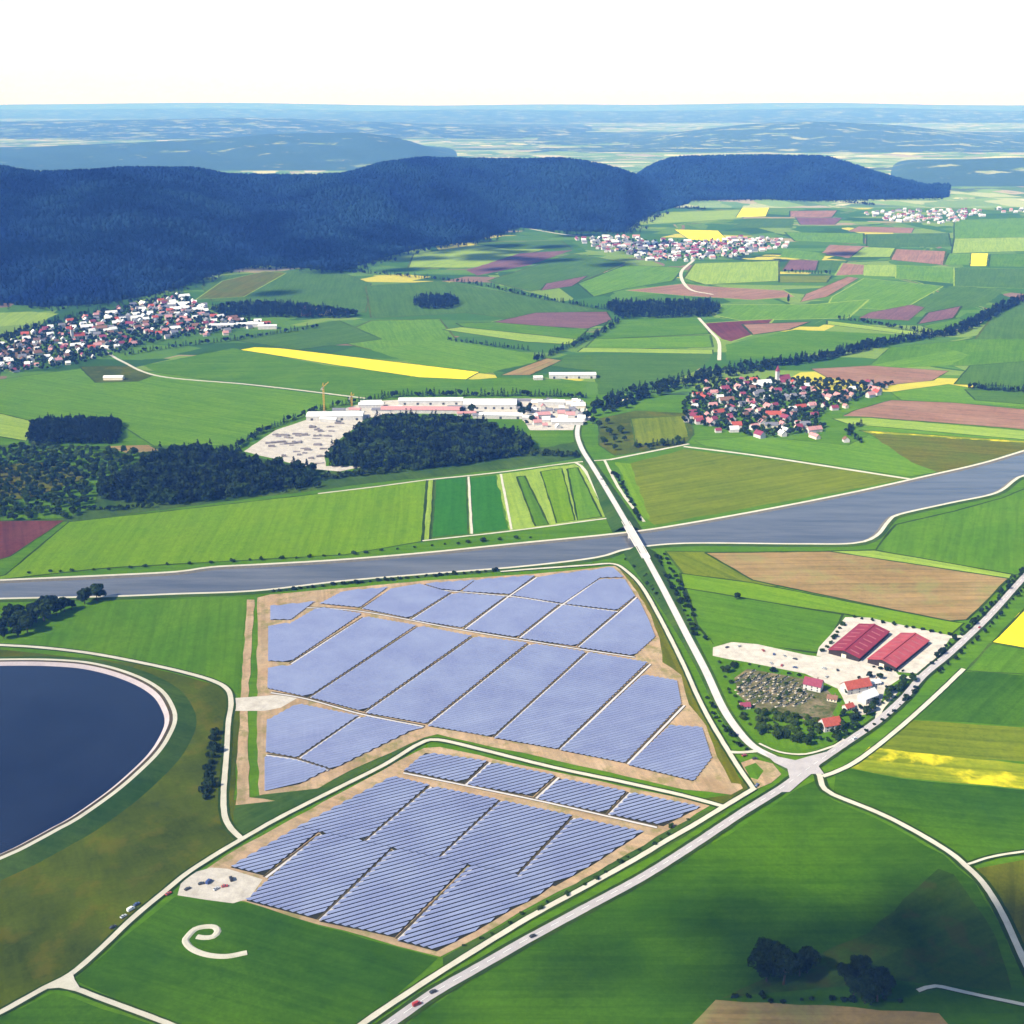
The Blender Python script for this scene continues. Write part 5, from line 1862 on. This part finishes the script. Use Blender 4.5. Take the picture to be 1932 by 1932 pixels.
# compound trees
pts = along([(1452, 1392), (1500, 1402), (1560, 1395), (1600, 1378), (1650, 1335), (1690, 1300), (1715, 1285)], 5, 0, .4, 5)
plant('broadleaf_tree', pts, 'broad', 'mid', 'green_foliage', 'green tree on the rim of the nursery beside the road fork', 'tree', 'trees around the nursery', .35, .7)
pts = scatter([P2(p) for p in [(1430, 1345), (1530, 1352), (1555, 1385), (1480, 1404), (1420, 1380)]], 6.5)
plant('broadleaf_tree', pts, 'broad', 'mid', 'light_foliage', 'light green young tree below the nursery beds', 'tree', 'young nursery trees', .3, .5)
plant('shrub', along([(1352, 1244), (1378, 1300), (1400, 1350), (1440, 1392)], 8, 0, .4, 3), 'shrub', 'mid', 'green_foliage', 'green shrub along the nursery side of the bridge road', 'shrub', 'shrubs along the nursery', .7, 1.3)
plant('shrub', along([(1366, 1250), (1440, 1262), (1520, 1278)], 10, 0, .4, 3), 'shrub', 'mid', 'dark_foliage', 'dark shrub between nursery beds and pale yard', 'shrub', 'shrubs by the nursery beds', .7, 1.3)
plant('broadleaf_tree', [P2(p) for p in [(1620, 1282), (1640, 1280), (1660, 1282), (1598, 1310), (1650, 1316), (1672, 1300), (1590, 1352), (1608, 1362), (1382, 1262), (1372, 1270)]], 'broad', 'mid', 'dark_foliage', 'dark small tree amid the nursery buildings', 'tree', 'trees amid the nursery buildings', .35, .6)
plant('shrub', along([(1592, 1162), (1680, 1178), (1795, 1200)], 8, 0, .4, 1), 'shrub', 'mid', 'dark_foliage', 'dark hedge shrub behind the red barns', 'shrub', 'hedge behind the barns', .7, 1.1)
plant('shrub', along([(1540, 1236), (1560, 1222), (1592, 1176)], 8, 0, .4, 1), 'shrub', 'mid', 'green_foliage', 'green shrub at the side of the dark red barn', 'shrub', 'shrubs beside the barn', .7, 1.2)
plant('shrub', along([(1628, 1256), (1680, 1266), (1720, 1268)], 8, 0, .4, 1), 'shrub', 'mid', 'dark_foliage', 'dark shrub between barns and nursery yard', 'shrub', 'shrubs between barns and yard', .7, 1.2)
plant('shrub', scatter(bq, 17, .45), 'shrub', 'mid', 'green_foliage', 'green shrub growing between the nursery beds', 'shrub', 'shrubs between nursery beds', .5, 1.1)
pts = scatter([P2(p) for p in [(1590, 1340), (1640, 1336), (1690, 1296), (1660, 1330), (1600, 1385), (1560, 1392)]], 8)
plant('broadleaf_tree', pts, 'broad', 'mid', 'dark_foliage', 'dark tree in the dense strip between nursery houses and country road', 'tree', 'strip trees by the country road', .3, .55)
# along the country road up to the right
pts = along([(1748, 1262), (1790, 1222), (1830, 1184), (1870, 1142), (1935, 1072)], 9, 0, .4, 2.5)
plant('broadleaf_tree', pts, 'broad', 'mid', 'dark_foliage', 'dark roadside tree on the barn side of the country road', 'tree', 'roadside trees', .25, .5)
pts = along([(1762, 1280), (1800, 1246), (1850, 1200), (1900, 1146), (1950, 1094)], 11, 0, .4, 1.5)
plant('broadleaf_tree', pts, 'broad', 'mid', 'dark_foliage', 'dark roadside tree on the yellow field side of the country road', 'tree', 'roadside trees', .22, .42)
plant('shrub', along([(1620, 1388), (1680, 1348), (1730, 1300)], 9, 0, .4, 1), 'shrub', 'mid', 'dark_foliage', 'dark shrub between the country road and its side track', 'shrub', 'shrubs along the side track', .6, 1.1)
plant('shrub', along([(850, 1806), (960, 1742), (1080, 1680), (1200, 1610), (1300, 1545)], 11, 0, .45, 2.5), 'shrub', 'mid', 'green_foliage', 'low green shrub on the verge below the solar rows', 'shrub', 'shrubs on the solar verge', .4, .9)
# trees around the bridge-road bend and town
plant('broadleaf_tree', [P2(p) for p in [(1140, 840), (1160, 835), (1178, 832), (1150, 822), (1130, 808), (1146, 800), (1170, 818), (1160, 850), (1200, 845), (1225, 848), (1250, 842), (1278, 836)]], 'broad', 'mid', 'green_foliage', 'green tree beside the bend of the bridge road', 'tree', 'trees by the road bend', .7, 1.1)
plant('broadleaf_tree', [P2(p) for p in [(980, 772), (988, 778), (984, 786), (996, 780), (1000, 770), (872, 782), (890, 780), (1004, 798), (994, 802)]], 'broad', 'mid', 'dark_foliage', 'dark tree between the factory halls', 'tree', 'trees between the factory halls', .7, 1.0)
plant('broadleaf_tree', [P2(p) for p in [(1120, 785), (1128, 770), (1118, 800), (1140, 780), (1108, 792), (1150, 770), (1165, 765), (1180, 762)]], 'broad', 'mid', 'dark_foliage', 'dark tree at the town end of the bridge road', 'tree', 'trees at the town end', .8, 1.2)
# lone poplars of the stream
plant('poplar_tree', [P2(p) for p in [(1487, 572), (1535, 676), (1545, 674), (1560, 672), (1600, 668), (1625, 664), (1640, 662), (1660, 658), (1512, 680), (1500, 682), (1472, 688)]], 'poplar', 'mid', 'dark_foliage', 'slim dark poplar rising from the stream trees', 'tree', 'poplars by the stream', .8, 1.2)

# scattered trees of the scrubland at the left
q = [P2(p) for p in [(-40, 850), (100, 842), (260, 858), (300, 862), (240, 890), (180, 910), (180, 950), (130, 980), (-40, 985)]]
pts = scatter(q, 12.5)
rng.shuffle(pts)
k = int(len(pts) * .2)
plant('broadleaf_tree', pts[:k], 'broad', 'mid', 'green_foliage', 'mid green tree in the open scrubland beside the dark wood', 'tree', 'scrubland trees', .45, .8)
wood('scrub_trees', pts[k:], [('broad', 'green_foliage'), ('broad', 'dark_foliage'), ('broad', 'light_foliage'), ('broad', 'green_foliage')], 'bushy scrub of light and dark green beside the dark wood', .45, .95)

# woods that read as one mass
DK = [('broad', 'dark_foliage'), ('conifer', 'conifer_foliage'), ('conifer', 'conifer_foliage')]
MX = [('broad', 'dark_foliage'), ('conifer', 'conifer_foliage'), ('broad', 'green_foliage'), ('broad', 'dark_foliage'), ('broad', 'light_foliage'), ('conifer', 'conifer_foliage')]


def wood_d(dp, sp, kinds, label, a=.6, b=1.3):
    return wood('woodland', scatter([P2(p) for p in dp], sp), kinds, label, a, b)


wood_d([(58, 808), (80, 798), (215, 796), (226, 805), (226, 838), (55, 840)], 7.5, DK, 'small dark conifer block on the green fields', .7, 1.0)
wood_d([(300, 862), (360, 850), (430, 860), (480, 878), (600, 892), (590, 915), (480, 935), (330, 952), (190, 948), (185, 915), (250, 895)], 8, DK + [('broad', 'dark_foliage'), ('broad', 'green_foliage')], 'dark mixed wood beside the white gravel works', .55, 1.3)
wood_d([(617, 880), (620, 862), (648, 838), (700, 798), (760, 794), (880, 800), (985, 826), (1005, 845), (990, 858), (850, 882), (700, 890)], 8, MX, 'large dark wood in front of the factory halls', .55, 1.3)
wood_d([(1140, 582), (1160, 574), (1340, 572), (1357, 582), (1350, 598), (1165, 602)], 12, DK, 'flat dark wood amid the distant fields', .8, 1.2)
wood_d([(775, 572), (800, 562), (850, 562), (868, 574), (850, 584), (795, 584)], 12, DK, 'small oval wood on the slope', .8, 1.2)
wood_d([(400, 585), (470, 575), (560, 578), (640, 588), (680, 598), (640, 602), (540, 600), (410, 600)], 12, DK, 'dark belt of trees beside the village below the ridge', .8, 1.2)


def belt(dp, sp, wide, kinds, label, a=.6, b=1.1):
    sp *= .6
    pts = along(dp, sp, 0, .3, wide)
    if wide > 8:
        pts += along(dp, sp, 0, .3, wide) + along(dp, sp, 0, .3, wide)
    return wood('tree_belt', pts, kinds, label, a, b)


for dp in HILL_FOOT:
    wood('forest_edge', along(dp, 8, 0, .4, 60) + along(dp, 8, 0, .4, 25), DK, 'ragged foot of the hazed forest running out into the fields', .5, 1.1)
belt([(1130, 775), (1200, 748), (1290, 725), (1380, 702), (1470, 690)], 9, 28, DK + [('broad', 'dark_foliage')], 'dense tree belt along the stream behind the village')
belt([(1470, 690), (1560, 676), (1640, 655), (1720, 642), (1800, 628), (1860, 600), (1900, 578), (1960, 558)], 11, 16, DK, 'tree belt along the stream beyond the village')
belt([(1168, 606), (1150, 620), (1110, 640), (1060, 662), (1005, 682)], 10, 7, DK, 'diagonal hedge of trees below the flat wood', .5, .9)
belt([(838, 642), (900, 650), (1000, 662)], 10, 4, DK, 'dark hedge along the pale field strip', .4, .7)
belt([(640, 512), (760, 522), (880, 535), (1000, 560), (1140, 585)], 14, 6, DK, 'line of trees across the slope to the flat wood', .5, .9)
belt([(1575, 602), (1650, 612), (1760, 632)], 12, 6, DK, 'hedge of trees by the violet fields', .5, .9)
belt([(1475, 514), (1570, 518)], 14, 8, DK, 'dark hedge in the far fields', .6, .9)
belt([(230, 672), (340, 655), (460, 640), (600, 618)], 11, 4, DK, 'long hedge from the village to the slope', .4, .8)
belt([(700, 755), (760, 748), (860, 748), (1000, 748), (1110, 752)], 9, 4, DK, 'tree line behind the factory halls', .5, .9)
belt([(445, 850), (500, 815), (560, 790), (620, 770), (700, 756)], 9, 4, DK, 'tree line around the gravel works', .4, .8)
belt([(600, 905), (760, 888), (900, 870), (1000, 858), (1090, 862)], 8, 9, [('broad', 'green_foliage'), ('broad', 'dark_foliage'), ('broad', 'light_foliage')], 'bushy green strip between wood and striped fields', .35, .65)
belt([(130, 968), (300, 955), (480, 936), (600, 918)], 8, 6, [('broad', 'green_foliage'), ('broad', 'dark_foliage')], 'bushy strip between dark wood and lime field', .35, .65)
belt([(0, 640), (90, 612), (200, 588)], 12, 8, DK, 'trees behind the village below the ridge', .6, 1.0)
belt([(1630, 800), (1600, 815), (1630, 838)], 9, 4, DK, 'short hedge at the last houses of the village', .4, .7)
belt([(1820, 732), (1960, 742)], 12, 9, DK, 'dark trees on the right of the pink fields', .5, .8)
belt([(1190, 845), (1290, 838)], 8, 5, DK, 'bushes at the farm track by the bridge road', .4, .7)
belt([(1250, 392), (1330, 396)], 24, 12, DK, 'far dark copse before the rounded hill')
belt([(1590, 382), (1650, 388)], 24, 14, DK, 'far dark copse at the foot of the rounded hill')
belt([(1020, 436), (1100, 446)], 20, 8, DK, 'far hedge leading to the distant village')
# garden trees of the villages
for dp, sp, lab in (([(-60, 650), (150, 600), (340, 556), (400, 595), (520, 612), (300, 645), (150, 690), (-60, 714)], 14, 'garden trees between the houses below the ridge'),
                    ([(1285, 760), (1330, 722), (1500, 715), (1690, 727), (1540, 785), (1560, 812), (1440, 828), (1290, 800)], 11.5, 'garden trees between the houses by the stream'),
                    ([(1085, 450), (1300, 455), (1480, 452), (1400, 486), (1230, 494)], 30, 'garden trees of the distant village')):
    wood('garden_trees', scatter([P2(p) for p in dp], sp), [('broad', 'dark_foliage'), ('broad', 'dark_foliage'), ('broad', 'green_foliage')], lab, .4, .75)

# ------------------------------------------------------------------ unseen clouds overhead, added to shade a meadow corner and the left ridge
m_shade_cloud, nt, out = new_mat('shade_cloud_vapour')
diffuse(nt, out, (.85, .86, .88))
ico = []
for lat in (-60, -20, 20, 60):
    for lo in range(0, 360, 60):
        a, b_ = math.radians(lat), math.radians(lo + lat)
        ico.append((math.cos(a) * math.cos(b_), math.cos(a) * math.sin(b_), math.sin(a)))
puff_v = np.array(ico + [(0, 0, -1), (0, 0, 1)])
puff_f = []
for r_ in range(3):
    for k in range(6):
        a, b_ = r_ * 6 + k, r_ * 6 + (k + 1) % 6
        puff_f += [(a, b_, b_ + 6), (a, b_ + 6, a + 6)]
for k in range(6):
    puff_f += [(24, (k + 1) % 6, k), (25, 18 + k, 18 + (k + 1) % 6)]
puff_f = np.array(puff_f)
CLOUD_Z = 3600.0
for (dx, dy), sx, sy, n, ang, rr in (((1680, 1850), 95, 36, 62, .25, 1), ((180, 480), 850, 330, 260, .1, 3.6)):
    g = Vector(P(dx, dy))
    c0 = g + SUN_DIR * (CLOUD_Z / SUN_DIR.z)
    Vs, Fs = [], []
    for i in range(n):
        a, b_ = nrng.normal() * sx, nrng.normal() * sy
        r_ = nrng.uniform(9, 19) * rr
        p = np.array([c0.x + a * math.cos(ang) - b_ * math.sin(ang), c0.y + a * math.sin(ang) + b_ * math.cos(ang), c0.z + nrng.uniform(0, 60)])
        Vs.append(puff_v * r_ * nrng.uniform(.8, 1.2, 3) + p)
        Fs.append(puff_f + 26 * i)
    struct(obj('shade_cloud', mesh_np('shade_cloud', np.concatenate(Vs), np.concatenate(Fs), m_shade_cloud)))

# ------------------------------------------------------------------ haze
m, nt, out = new_mat('haze')
pv = N(nt, 'ShaderNodeVolumePrincipled')
pv.inputs['Color'].default_value = (.11, .31, 1.0, 1)
pv.inputs['Absorption Color'].default_value = (1, 1, 1, 1)
pv.inputs['Density'].default_value = 7.4e-5
pv.inputs['Anisotropy'].default_value = 0.0
nt.links.new(pv.outputs[0], out.inputs['Volume'])
b = MB()
b.box(-GX - 50, GX + 50, -2550, GX + 50, -2, 640)
hz = obj('haze', b.mesh('haze', m))
tag(hz, 'pale blue haze lying over the whole valley', 'haze', None, 'stuff')
